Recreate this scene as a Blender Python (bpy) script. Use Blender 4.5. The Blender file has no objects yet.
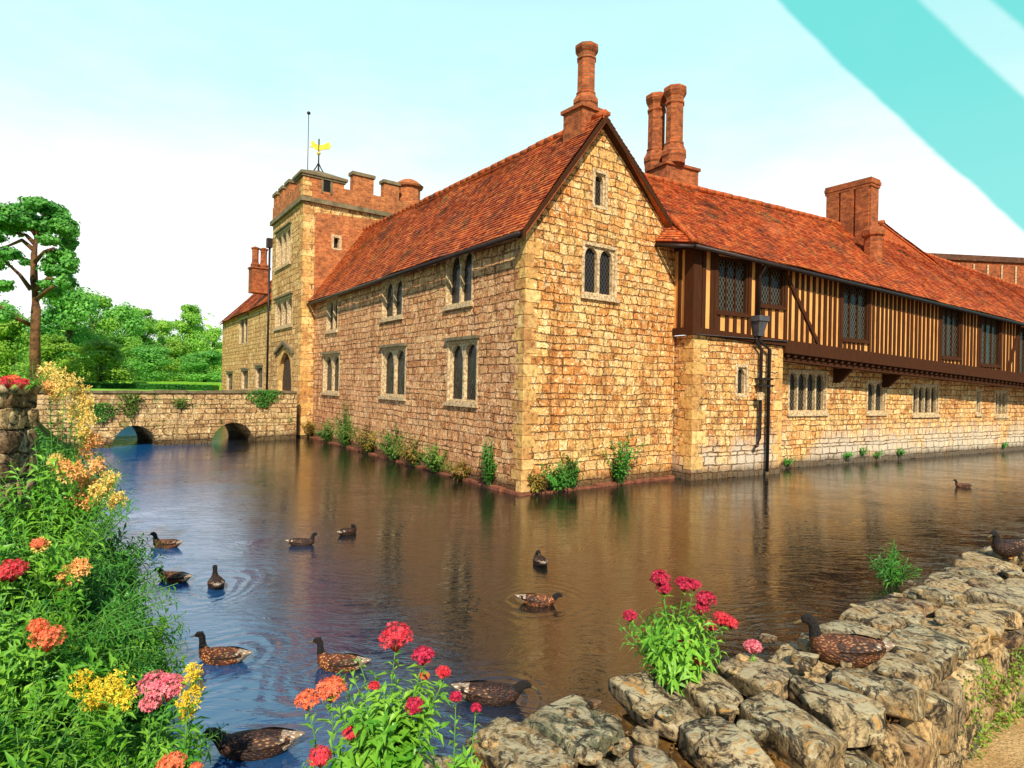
import bpy, math, random
from mathutils import Vector as V, Matrix, noise
R = random.Random(7)
PI = math.pi
SC = bpy.context.scene
COL = SC.collection

# ------------------------------------------------------------------ camera
FPX = 621.0
CAMH = 2.7
ROLL = math.radians(1.15)
cr, sr = math.cos(ROLL), math.sin(ROLL)
CAM = V((0, 0, CAMH))
def ray(px, py):
    a = (px-512)/FPX; b = -(py-384)/FPX
    return V((a*cr-b*sr, 1.0, a*sr+b*cr))
def water(px, py, z=0.0):
    d = ray(px, py); t = (z-CAMH)/d.z
    return CAM+d*t
def atdepth(px, py, y):
    return CAM+ray(px, py)*y
cd = bpy.data.cameras.new('camera'); cam = bpy.data.objects.new('camera', cd); COL.objects.link(cam)
cam.matrix_world = Matrix(((cr, -sr, 0, 0), (0, 0, -1, 0), (sr, cr, 0, CAMH), (0, 0, 0, 1)))
cd.sensor_width = 36; cd.lens = 36*FPX/1024; cd.clip_end = 5000; cd.clip_start = 0.05
SC.camera = cam
SC.view_settings.view_transform = 'Standard'; SC.view_settings.look = 'None'
SC.view_settings.exposure = 0.3; SC.view_settings.gamma = 1.0

# ------------------------------------------------------------------ node helpers
def newmat(name):
    m = bpy.data.materials.new(name); m.use_nodes = True
    nt = m.node_tree; nt.nodes.clear()
    out = nt.nodes.new('ShaderNodeOutputMaterial')
    return m, nt, out
def nd(nt, t, ins=None, **props):
    n = nt.nodes.new(t)
    for k, v in props.items(): setattr(n, k, v)
    for k, v in (ins or {}).items():
        s = n.inputs[k]
        if isinstance(v, bpy.types.NodeSocket): nt.links.new(v, s)
        else:
            if isinstance(v, (tuple, list)) and len(v) == 3 and s.type == 'RGBA': v = (*v, 1)
            s.default_value = v
    return n
def ma(nt, op, a, b=0.0, c=0.0, clamp=False):
    n = nd(nt, 'ShaderNodeMath', {0: a, 1: b, 2: c}, operation=op); n.use_clamp = clamp
    return n.outputs[0]
def mix(nt, f, a, b, blend='MIX'):
    n = nt.nodes.new('ShaderNodeMix'); n.data_type = 'RGBA'; n.blend_type = blend
    for s, v in ((n.inputs[0], f), (n.inputs[6], a), (n.inputs[7], b)):
        if isinstance(v, bpy.types.NodeSocket): nt.links.new(v, s)
        else: s.default_value = (*v, 1) if isinstance(v, (tuple, list)) and len(v) == 3 else v
    return n.outputs[2]
def ramp(nt, f, stops, interp='LINEAR'):
    n = nd(nt, 'ShaderNodeValToRGB', {0: f}); cr_ = n.color_ramp; cr_.interpolation = interp
    while len(cr_.elements) > 1: cr_.elements.remove(cr_.elements[-1])
    for i, (p, c) in enumerate(stops):
        e = cr_.elements[0] if i == 0 else cr_.elements.new(p)
        e.position = p; e.color = (*c, 1) if not isinstance(c, (int, float)) else (c, c, c, 1)
    return n.outputs[0]
def mrange(nt, v, a, b, c=0.0, d=1.0, smooth=True):
    n = nd(nt, 'ShaderNodeMapRange', {0: v, 1: a, 2: b, 3: c, 4: d}); n.interpolation_type = 'SMOOTHSTEP' if smooth else 'LINEAR'
    return n.outputs[0]
def noi(nt, vec, scale, detail=4, rough=0.55, col=False, dist=0.0):
    n = nd(nt, 'ShaderNodeTexNoise', {'Vector': vec, 'Scale': scale, 'Detail': detail, 'Roughness': rough, 'Distortion': dist})
    return n.outputs[1 if col else 0]
def sepxyz(nt, v):
    n = nd(nt, 'ShaderNodeSeparateXYZ', {0: v}); return n.outputs
def comb(nt, x, y, z=0.0):
    return nd(nt, 'ShaderNodeCombineXYZ', {0: x, 1: y, 2: z}).outputs[0]
def vscale(nt, v, s):
    return nd(nt, 'ShaderNodeVectorMath', {0: v, 1: s}, operation='MULTIPLY').outputs[0]
def uvn(nt): return nd(nt, 'ShaderNodeUVMap').outputs[0]
def objc(nt): return nd(nt, 'ShaderNodeTexCoord').outputs['Object']
def geo(nt): return nd(nt, 'ShaderNodeNewGeometry').outputs['Position']
def bump(nt, h, dist, strength=1.0, normal=None):
    ins = {'Height': h, 'Distance': dist, 'Strength': strength}
    if normal: ins['Normal'] = normal
    return nd(nt, 'ShaderNodeBump', ins).outputs[0]
def bsdf(nt, out, col, rough=0.8, nrm=None, spec=0.3, metal=0.0, coat=0.0):
    ins = {'Base Color': col, 'Roughness': rough, 'Specular IOR Level': spec, 'Metallic': metal, 'Coat Weight': coat}
    if nrm: ins['Normal'] = nrm
    b = nd(nt, 'ShaderNodeBsdfPrincipled', ins)
    nt.links.new(b.outputs[0], out.inputs[0]); return b

# ------------------------------------------------------------------ materials
def stone_mat(name, pal, mort, rowh=0.21, bw=0.36, green=0.0, mott=(0.30, 0.13, 0.05), mottamt=0.6, pale_low=0.0, rel=0.04, hi=(0.90, 0.68, 0.36), lo=(0.24, 0.07, 0.025)):
    m, nt, out = newmat(name)
    uv = uvn(nt); pos = geo(nt)
    w = sepxyz(nt, noi(nt, uv, 1.1, 3, 0.6, True))
    uv3 = sepxyz(nt, uv)
    w2 = sepxyz(nt, noi(nt, uv, 6.0, 2, 0.5, True))
    v = ma(nt, 'ADD', uv3[1], ma(nt, 'MULTIPLY', ma(nt, 'SUBTRACT', w[0], 0.5), 0.16))
    v = ma(nt, 'ADD', v, ma(nt, 'MULTIPLY', ma(nt, 'SUBTRACT', w2[0], 0.5), 0.07))
    u = ma(nt, 'ADD', uv3[0], ma(nt, 'MULTIPLY', ma(nt, 'SUBTRACT', w2[1], 0.5), 0.2))
    rw = ma(nt, 'DIVIDE', v, rowh)
    def vor(W, feat, rnd):
        return nd(nt, 'ShaderNodeTexVoronoi', {'W': W, 'Scale': 1.0, 'Randomness': rnd}, voronoi_dimensions='1D', feature=feat)
    rc = sepxyz(nt, vor(rw, 'F1', 0.95).outputs['Color'])
    re = vor(rw, 'DISTANCE_TO_EDGE', 0.95).outputs['Distance']
    bwv = ma(nt, 'MULTIPLY_ADD', rc[1], bw*1.3, bw*0.45)
    W2 = ma(nt, 'ADD', ma(nt, 'DIVIDE', u, bwv), ma(nt, 'MULTIPLY', rc[0], 57.0))
    bc = sepxyz(nt, vor(W2, 'F1', 0.9).outputs['Color'])
    be = vor(W2, 'DISTANCE_TO_EDGE', 0.9).outputs['Distance']
    d = ma(nt, 'MINIMUM', ma(nt, 'MULTIPLY', re, rowh), ma(nt, 'MULTIPLY', be, bw))
    fine = noi(nt, pos, 22.0, 5, 0.65)
    d = ma(nt, 'ADD', d, ma(nt, 'MULTIPLY', ma(nt, 'SUBTRACT', fine, 0.5), 0.03))
    mid = noi(nt, pos, 3.2, 5, 0.7)
    patchy = noi(nt, pos, 1.6, 4, 0.65)
    wid = mrange(nt, patchy, 0.35, 0.65, 0.012, 0.034)
    mask = mrange(nt, d, 0.002, wid)
    soft = mrange(nt, noi(nt, pos, 2.3, 4, 0.7), 0.36, 0.64, 0.12, 1.0)
    c = ramp(nt, ma(nt, 'ADD', ma(nt, 'MULTIPLY', bc[0], 0.6), ma(nt, 'MULTIPLY', mid, 0.42)), pal)
    big = noi(nt, pos, 0.55, 4, 0.6)
    c = mix(nt, ma(nt, 'MULTIPLY', mrange(nt, big, 0.45, 0.68), mottamt), c, mott)
    hue = noi(nt, pos, 5.5, 4, 0.7)
    c = mix(nt, ma(nt, 'MULTIPLY', mrange(nt, hue, 0.52, 0.64), 0.6), c, hi)
    c = mix(nt, ma(nt, 'MULTIPLY', mrange(nt, hue, 0.46, 0.34), 0.65), c, lo)
    c = mix(nt, 1.0, c, ramp(nt, mid, [(0.3, 0.55), (0.5, 1.0), (0.72, 1.35)]), 'MULTIPLY')
    c = mix(nt, 1.0, c, ramp(nt, fine, [(0.3, 0.35), (0.5, 1.0), (0.7, 1.45)]), 'MULTIPLY')
    stk = noi(nt, vscale(nt, uv, (2.6, 0.2, 1)), 1.0, 5, 0.7)
    c = mix(nt, ma(nt, 'MULTIPLY', mrange(nt, stk, 0.54, 0.70), 0.55), c, (0.12, 0.05, 0.02))
    dk = noi(nt, pos, 2.1, 6, 0.75, dist=0.8)
    c = mix(nt, ma(nt, 'MULTIPLY', mrange(nt, dk, 0.56, 0.68), 0.55), c, (0.10, 0.04, 0.018))
    if pale_low:
        pl = ma(nt, 'MULTIPLY', ma(nt, 'MULTIPLY', mrange(nt, ma(nt, 'ADD', uv3[1], ma(nt, 'MULTIPLY', mid, 1.6)), 1.3, 2.6, 1.0, 0.0), mrange(nt, ma(nt, 'ADD', big, ma(nt, 'MULTIPLY', sepxyz(nt, pos)[0], .012)), .50, .72)), pale_low)
        c = mix(nt, pl, c, (0.62, 0.54, 0.40))
    if green:
        g = ma(nt, 'MULTIPLY', mrange(nt, noi(nt, pos, 1.7, 5, 0.7), 0.55, 0.66), green)
        c = mix(nt, g, c, (0.10, 0.16, 0.03))
    # damp algae band just above the water
    dz = ma(nt, 'ADD', sepxyz(nt, pos)[2], ma(nt, 'MULTIPLY', mid, -0.5))
    c = mix(nt, mrange(nt, dz, -0.15, 0.22, 0.85, 0.0), c, (0.045, 0.03, 0.016))
    c = mix(nt, ma(nt, 'MULTIPLY', ma(nt, 'SUBTRACT', 1.0, mask), soft), c, mort)
    h = ma(nt, 'ADD', ma(nt, 'MULTIPLY', mask, 1.0), ma(nt, 'MULTIPLY', fine, 0.55))
    h = ma(nt, 'ADD', h, ma(nt, 'MULTIPLY', ma(nt, 'MULTIPLY', bc[1], mask), 0.5))
    bsdf(nt, out, c, 0.9, bump(nt, h, rel), 0.15)
    return m
M = {}
YEL = [(0.1, (0.34, 0.12, 0.04)), (0.28, (0.74, 0.36, 0.10)), (0.42, (0.82, 0.48, 0.16)), (0.55, (0.60, 0.23, 0.055)), (0.7, (0.86, 0.56, 0.22)), (0.9, (0.66, 0.30, 0.085))]
PNK = [(0.1, (0.28, 0.08, 0.035)), (0.28, (0.70, 0.34, 0.13)), (0.42, (0.54, 0.21, 0.08)), (0.55, (0.80, 0.46, 0.20)), (0.7, (0.66, 0.30, 0.13)), (0.9, (0.84, 0.54, 0.28))]
M['stone_y'] = stone_mat('gable_stone', YEL, (0.15, 0.065, 0.022), mott=(0.62, 0.22, 0.05), mottamt=.8)
M['stone_p'] = stone_mat('side_stone', PNK, (0.10, 0.038, 0.015), mott=(0.50, 0.20, 0.085), hi=(0.86, 0.60, 0.34), lo=(0.17, 0.055, 0.025))
M['stone_r'] = stone_mat('wing_stone', YEL, (0.17, 0.08, 0.03), mott=(0.50, 0.15, 0.04), pale_low=0.8, rowh=0.2, bw=0.36)
M['stone_t'] = stone_mat('tower_stone', [(0.1, (0.42, 0.17, 0.05)), (0.35, (0.70, 0.40, 0.13)), (0.5, (0.80, 0.52, 0.20)), (0.65, (0.60, 0.28, 0.08)), (1, (0.80, 0.52, 0.22))], (0.14, 0.075, 0.03), mott=(0.5, 0.27, 0.08), rowh=0.26, bw=0.42)
M['stone_b'] = stone_mat('bridge_stone', [(0, (0.50, 0.30, 0.12)), (0.5, (0.62, 0.42, 0.19)), (1, (0.28, 0.13, 0.05))], (0.055, 0.03, 0.015), mott=(0.35, 0.16, 0.06), green=0.7, rowh=0.2, bw=0.36)

def quoin_mat():
    m, nt, out = newmat('dressed_stone'); p = geo(nt); ri = nd(nt, 'ShaderNodeNewGeometry').outputs['Random Per Island']
    f = noi(nt, p, 9, 5, 0.65); b = noi(nt, p, 1.3, 3)
    c = ramp(nt, ri, [(0, (0.74, 0.46, 0.14)), (.4, (0.50, 0.24, 0.07)), (.7, (0.80, 0.54, 0.20)), (1, (0.60, 0.31, 0.09))])
    c = mix(nt, mrange(nt, b, .5, .7), c, (0.40, 0.18, 0.06))
    c = mix(nt, 1.0, c, ramp(nt, f, [(0.3, 0.4), (0.5, 1.0), (0.7, 1.3)]), 'MULTIPLY')
    bsdf(nt, out, c, 0.85, bump(nt, f, 0.03), 0.2); return m
M['quoin'] = quoin_mat()
def frame_mat():
    m, nt, out = newmat('window_stone'); p = geo(nt)
    f = noi(nt, p, 14, 5, 0.65)
    c = mix(nt, mrange(nt, f, .35, .65), (0.74, 0.56, 0.32), (0.32, 0.19, 0.08))
    bsdf(nt, out, c, 0.8, bump(nt, f, 0.012), 0.2); return m
M['frame'] = frame_mat()
def brick_mat(name, c1, c2, mort, soot=0.3):
    m, nt, out = newmat(name); uv = uvn(nt); p = geo(nt)
    w = nd(nt, 'ShaderNodeVectorMath', {0: uv, 1: vscale(nt, noi(nt, uv, 3, 2, 0.5, True), (0.02, 0.02, 0))}, operation='ADD').outputs[0]
    b = nd(nt, 'ShaderNodeTexBrick', {'Vector': w, 'Color1': c1, 'Color2': c2, 'Mortar': mort, 'Scale': 1.0, 'Mortar Size': 0.009, 'Mortar Smooth': 0.3, 'Bias': 0.0, 'Brick Width': 0.23, 'Row Height': 0.078})
    f = noi(nt, p, 5, 5, 0.7); g = noi(nt, p, 1.2, 4, 0.6)
    c = mix(nt, 1.0, b.outputs[0], ramp(nt, f, [(0.3, 0.45), (0.5, 1.0), (0.7, 1.35)]), 'MULTIPLY')
    c = mix(nt, ma(nt, 'MULTIPLY', mrange(nt, g, 0.48, 0.65), soot), c, (0.06, 0.035, 0.02))
    h = ma(nt, 'ADD', ma(nt, 'MULTIPLY', b.outputs[1], -1.0), ma(nt, 'MULTIPLY', f, 0.6))
    bsdf(nt, out, c, 0.85, bump(nt, h, 0.02), 0.2); return m
M['brick'] = brick_mat('red_brick', (0.50, 0.12, 0.028), (0.28, 0.055, 0.016), (0.30, 0.17, 0.08))
M['brick_t'] = brick_mat('tower_brick', (0.62, 0.19, 0.05), (0.40, 0.085, 0.022), (0.45, 0.27, 0.12), 0.25)
M['brick_d'] = brick_mat('dark_brick', (0.20, 0.07, 0.03), (0.12, 0.045, 0.02), (0.12, 0.08, 0.05), 0.5)
def simple(name, col, rough=0.6, metal=0.0, spec=0.3, var=0.35, sc=6.0, bmp=0.01):
    m, nt, out = newmat(name); p = geo(nt); f = noi(nt, p, sc, 5, 0.65)
    c = mix(nt, 1.0, col, ramp(nt, f, [(0.3, 1-var), (0.7, 1+var*0.7)]), 'MULTIPLY')
    bsdf(nt, out, c, rough, bump(nt, f, bmp), spec, metal); return m
def tile_mat():
    m, nt, out = newmat('clay_tiles'); uv = uvn(nt); p = geo(nt)
    wn = nd(nt, 'ShaderNodeTexWhiteNoise', {'Vector': uv}, noise_dimensions='2D')
    c = ramp(nt, wn.outputs[0], [(0, (0.13, 0.022, 0.01)), (0.25, (0.36, 0.055, 0.013)), (0.65, (0.56, 0.11, 0.02)), (0.9, (0.66, 0.19, 0.04)), (1, (0.26, 0.09, 0.03))])
    b = noi(nt, vscale(nt, p, (1.0, 1.0, 1.6)), 0.8, 5, 0.65)
    c = mix(nt, mrange(nt, b, 0.50, 0.72), c, (0.15, 0.04, 0.018))
    st_ = noi(nt, vscale(nt, p, (2.2, 2.2, .5)), 1.6, 5, .7)
    c = mix(nt, ma(nt, 'MULTIPLY', mrange(nt, st_, .54, .70), .5), c, (0.09, 0.035, 0.016))
    g = noi(nt, p, 1.0, 4, 0.7, dist=1.0)
    c = mix(nt, ma(nt, 'MULTIPLY', mrange(nt, g, 0.58, 0.70), 0.75), c, (0.16, 0.13, 0.035))
    f = noi(nt, p, 14, 5, 0.7)
    c = mix(nt, 1.0, c, ramp(nt, f, [(0.3, 0.5), (0.5, 1.0), (0.72, 1.4)]), 'MULTIPLY')
    bsdf(nt, out, c, 0.75, bump(nt, f, 0.02), 0.25); return m
M['tile'] = tile_mat()
def plaster_mat():
    m, nt, out = newmat('ochre_plaster'); p = geo(nt)
    f = noi(nt, vscale(nt, p, (1, 1, 0.4)), 3.0, 5, 0.65); g = noi(nt, p, 0.6, 3)
    c = mix(nt, g, (0.82, 0.44, 0.13), (0.66, 0.25, 0.065))
    c = mix(nt, 1.0, c, ramp(nt, f, [(0.28, 0.6), (0.5, 1.0), (0.7, 1.15)]), 'MULTIPLY')
    bsdf(nt, out, c, 0.9, bump(nt, noi(nt, p, 20, 4), 0.006), 0.1); return m
M['plaster'] = plaster_mat()
def timber_mat():
    m, nt, out = newmat('dark_oak'); p = geo(nt)
    f = noi(nt, vscale(nt, p, (9, 9, 0.7)), 3.0, 5, 0.7)
    c = mix(nt, f, (0.012, 0.005, 0.003), (0.11, 0.038, 0.014))
    bsdf(nt, out, c, 0.9, bump(nt, f, 0.02), 0.08); return m
M['timber'] = timber_mat()
def glass_mat(name, sc=0.11, lead=(0.07, 0.055, 0.04), glass=(0.012, 0.010, 0.010), lw=0.08):
    m, nt, out = newmat(name); uv = sepxyz(nt, uvn(nt))
    a = ma(nt, 'DIVIDE', ma(nt, 'ADD', uv[0], ma(nt, 'MULTIPLY', uv[1], 0.6)), sc)
    b = ma(nt, 'DIVIDE', ma(nt, 'SUBTRACT', uv[0], ma(nt, 'MULTIPLY', uv[1], 0.6)), sc)
    pa = ma(nt, 'PINGPONG', a, 0.5); pb = ma(nt, 'PINGPONG', b, 0.5)
    d = ma(nt, 'MINIMUM', pa, pb); k = mrange(nt, d, lw*0.7, lw*1.2, 1.0, 0.0)
    cell = comb(nt, ma(nt, 'ROUND', a), ma(nt, 'ROUND', b))
    wn = nd(nt, 'ShaderNodeTexWhiteNoise', {'Vector': cell}, noise_dimensions='2D')
    nrm = nd(nt, 'ShaderNodeNewGeometry').outputs['Normal']
    off = nd(nt, 'ShaderNodeVectorMath', {0: wn.outputs[1], 1: (0.5, 0.5, 0.5)}, operation='SUBTRACT').outputs[0]
    nrm = nd(nt, 'ShaderNodeVectorMath', {0: nrm, 1: vscale(nt, off, (0.10, 0.10, 0.10))}, operation='ADD').outputs[0]
    nrm = nd(nt, 'ShaderNodeVectorMath', {0: nrm}, operation='NORMALIZE').outputs[0]
    c = mix(nt, k, glass, lead)
    r = ma(nt, 'MULTIPLY_ADD', k, 0.5, 0.12)
    bsdf(nt, out, c, r, nrm, 0.22); return m
M['glass'] = glass_mat('leaded_glass')
M['glass_d'] = glass_mat('leaded_glass_grey', 0.13, (0.13, 0.11, 0.07), (0.012, 0.010, 0.007), 0.07)
M['lead'] = simple('grey_lead', (0.11, 0.10, 0.105), 0.5, 0.3)
M['iron'] = simple('black_iron', (0.035, 0.022, 0.018), 0.5, 0.4)
M['gilt'] = simple('gilding', (0.85, 0.60, 0.06), 0.35, 0.6, var=0.15)
M['door'] = simple('old_door_wood', (0.06, 0.03, 0.015), 0.7)
M['capstone'] = simple('weathered_capstone', (0.20, 0.15, 0.075), 0.85, var=0.5, sc=3)
M['dark'] = simple('dark_room', (0.01, 0.008, 0.006), 0.9)
M['bark'] = simple('pine_bark', (0.17, 0.075, 0.03), 0.9, var=0.7, sc=2.5, bmp=0.15)
M['bark2'] = simple('grey_bark', (0.10, 0.07, 0.04), 0.9, var=0.6, sc=2.5, bmp=0.1)
def leaf_mat(name, c1, c2, tr=0.35, sc=0.7, rough=0.5):
    m, nt, out = newmat(name)
    oi = nd(nt, 'ShaderNodeNewGeometry'); p = oi.outputs['Position']
    f = noi(nt, p, sc, 3, 0.6)
    c = mix(nt, ma(nt, 'ADD', ma(nt, 'MULTIPLY', mrange(nt, f, 0.35, 0.65), 0.55), ma(nt, 'MULTIPLY', oi.outputs['Random Per Island'], 0.45)), c1, c2)
    b = nd(nt, 'ShaderNodeBsdfPrincipled', {'Base Color': c, 'Roughness': rough, 'Specular IOR Level': 0.3})
    t = nd(nt, 'ShaderNodeBsdfTranslucent', {'Color': c})
    s = nd(nt, 'ShaderNodeMixShader', {0: tr, 1: b.outputs[0], 2: t.outputs[0]})
    nt.links.new(s.outputs[0], out.inputs[0]); return m
M['leaf_pine'] = leaf_mat('pine_needles', (0.05, 0.26, 0.04), (0.22, 0.55, 0.08), 0.4)
M['leaf_far'] = leaf_mat('tree_leaves', (0.12, 0.38, 0.03), (0.46, 0.74, 0.10), 0.35, 0.25)
M['leaf_far2'] = leaf_mat('blue_green_leaves', (0.07, 0.32, 0.05), (0.28, 0.62, 0.09), 0.35, 0.25)
M['leaf_yel'] = leaf_mat('yellow_green_leaves', (0.12, 0.34, 0.03), (0.36, 0.55, 0.05), 0.35, 0.3)
M['leaf_fg'] = leaf_mat('garden_leaves', (0.05, 0.25, 0.01), (0.32, 0.60, 0.055), 0.3, 2.5, 0.4)
M['leaf_fg2'] = leaf_mat('dark_garden_leaves', (0.02, 0.14, 0.015), (0.14, 0.42, 0.05), 0.3, 2.0, 0.4)
M['leaf_wall'] = leaf_mat('wall_plant_leaves', (0.03, 0.10, 0.012), (0.16, 0.28, 0.03), 0.3, 1.0)
M['leaf_rust'] = leaf_mat('rusty_growth', (0.16, 0.06, 0.012), (0.30, 0.22, 0.03), 0.2, 1.0)
M['leaf_hedge'] = leaf_mat('hedge_leaves', (0.015, 0.10, 0.015), (0.05, 0.22, 0.02), 0.2, 0.6)
M['litter'] = leaf_mat('dead_leaf_litter', (0.05, 0.025, 0.008), (0.30, 0.15, 0.035), 0.1, 9.0)
M['moss'] = leaf_mat('moss_leaves', (0.06, 0.12, 0.01), (0.28, 0.40, 0.03), 0.2, 4.0)
M['stem'] = simple('green_stem', (0.10, 0.25, 0.04), 0.5)
M['red'] = leaf_mat('red_petals', (0.62, 0.015, 0.03), (0.90, 0.10, 0.12), 0.25, 20)
M['crimson'] = leaf_mat('crimson_petals', (0.42, 0.008, 0.035), (0.75, 0.05, 0.12), 0.25, 20)
M['pink'] = leaf_mat('pink_petals', (0.80, 0.10, 0.16), (0.95, 0.35, 0.36), 0.25, 20)
M['coral'] = leaf_mat('coral_petals', (0.85, 0.13, 0.05), (0.95, 0.30, 0.12), 0.25, 20)
M['yellow'] = leaf_mat('yellow_petals', (0.85, 0.52, 0.08), (0.95, 0.78, 0.26), 0.25, 6)
M['mustard'] = leaf_mat('mustard_petals', (0.80, 0.50, 0.02), (0.92, 0.72, 0.06), 0.25, 6)
M['orange'] = leaf_mat('orange_petals', (0.90, 0.34, 0.08), (0.95, 0.62, 0.22), 0.25, 3)

def rock_mat(name, pal, lich=0.8):
    m, nt, out = newmat(name); p = geo(nt)
    gi = nd(nt, 'ShaderNodeNewGeometry').outputs['Random Per Island']
    a = noi(nt, p, 2.6, 6, 0.7, dist=0.6); f = noi(nt, p, 24, 6, 0.75)
    wv = nd(nt, 'ShaderNodeTexWave', {'Vector': p, 'Scale': 5.0, 'Distortion': 14.0, 'Detail': 4.0, 'Detail Scale': 1.4, 'Detail Roughness': 0.7}).outputs[1]
    c = ramp(nt, ma(nt, 'ADD', ma(nt, 'MULTIPLY', gi, 0.55), ma(nt, 'MULTIPLY', a, 0.5)), pal)
    c = mix(nt, 1.0, c, ramp(nt, wv, [(0.0, 0.5), (0.35, 1.0), (1.0, 1.15)]), 'MULTIPLY')
    c = mix(nt, 1.0, c, ramp(nt, f, [(0.3, 0.55), (0.5, 1.0), (0.7, 1.3)]), 'MULTIPLY')
    l = noi(nt, p, 5.5, 5, 0.75, dist=1.2)
    upz = sepxyz(nt, nd(nt, 'ShaderNodeNewGeometry').outputs['Normal'])[2]
    c = mix(nt, ma(nt, 'MULTIPLY', mrange(nt, ma(nt, 'ADD', l, ma(nt, 'MULTIPLY', upz, .11)), 0.58, 0.66), lich), c, (0.50, 0.42, 0.24))
    l2 = noi(nt, nd(nt, 'ShaderNodeVectorMath', {0: p, 1: (7.1, 3.3, 1.7)}, operation='ADD').outputs[0], 7.0, 5, 0.75, dist=1.4)
    c = mix(nt, ma(nt, 'MULTIPLY', mrange(nt, l2, 0.60, 0.63), lich), c, (0.50, 0.24, 0.05))
    c = mix(nt, ma(nt, 'MULTIPLY', mrange(nt, l2, 0.50, 0.40), 0.92), c, (0.018, 0.012, 0.008))
    h = ma(nt, 'ADD', ma(nt, 'MULTIPLY', f, 0.35), a)
    bsdf(nt, out, c, 0.85, bump(nt, h, 0.035), 0.25); return m
M['rock'] = rock_mat('grey_green_rock', [(0.1, (0.09, 0.065, 0.03)), (0.35, (0.28, 0.19, 0.085)), (0.5, (0.13, 0.13, 0.07)), (0.65, (0.42, 0.29, 0.14)), (0.85, (0.18, 0.13, 0.065))])
M['rock2'] = rock_mat('ochre_rock', [(0.1, (0.34, 0.19, 0.07)), (0.4, (0.50, 0.34, 0.15)), (0.6, (0.17, 0.09, 0.04)), (0.9, (0.46, 0.37, 0.21))], 0.5)
M['core'] = simple('wall_core_dirt', (0.022, 0.014, 0.008), 0.95, bmp=0.05)

def ground_mat(name, c1, c2, sc=1.5, bd=0.05, fine=30):
    m, nt, out = newmat(name); p = geo(nt)
    a = noi(nt, p, sc, 5, 0.65); f = noi(nt, p, fine, 4, 0.7)
    c = mix(nt, mrange(nt, a, 0.35, 0.65), c1, c2)
    c = mix(nt, 1.0, c, ramp(nt, f, [(0.3, 0.6), (0.7, 1.3)]), 'MULTIPLY')
    bsdf(nt, out, c, 0.95, bump(nt, ma(nt, 'ADD', a, f), bd), 0.1); return m
M['grass'] = ground_mat('lawn_grass', (0.14, 0.36, 0.02), (0.30, 0.55, 0.05), 0.15, 0.02, 6)
M['bank'] = ground_mat('bank_soil', (0.03, 0.06, 0.012), (0.05, 0.16, 0.02), 1.2)
M['path'] = ground_mat('sandy_path', (0.55, 0.32, 0.12), (0.66, 0.42, 0.18), 3, 0.03, 40)
M['bed'] = ground_mat('mud', (0.04, 0.035, 0.02), (0.06, 0.05, 0.03))

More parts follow.
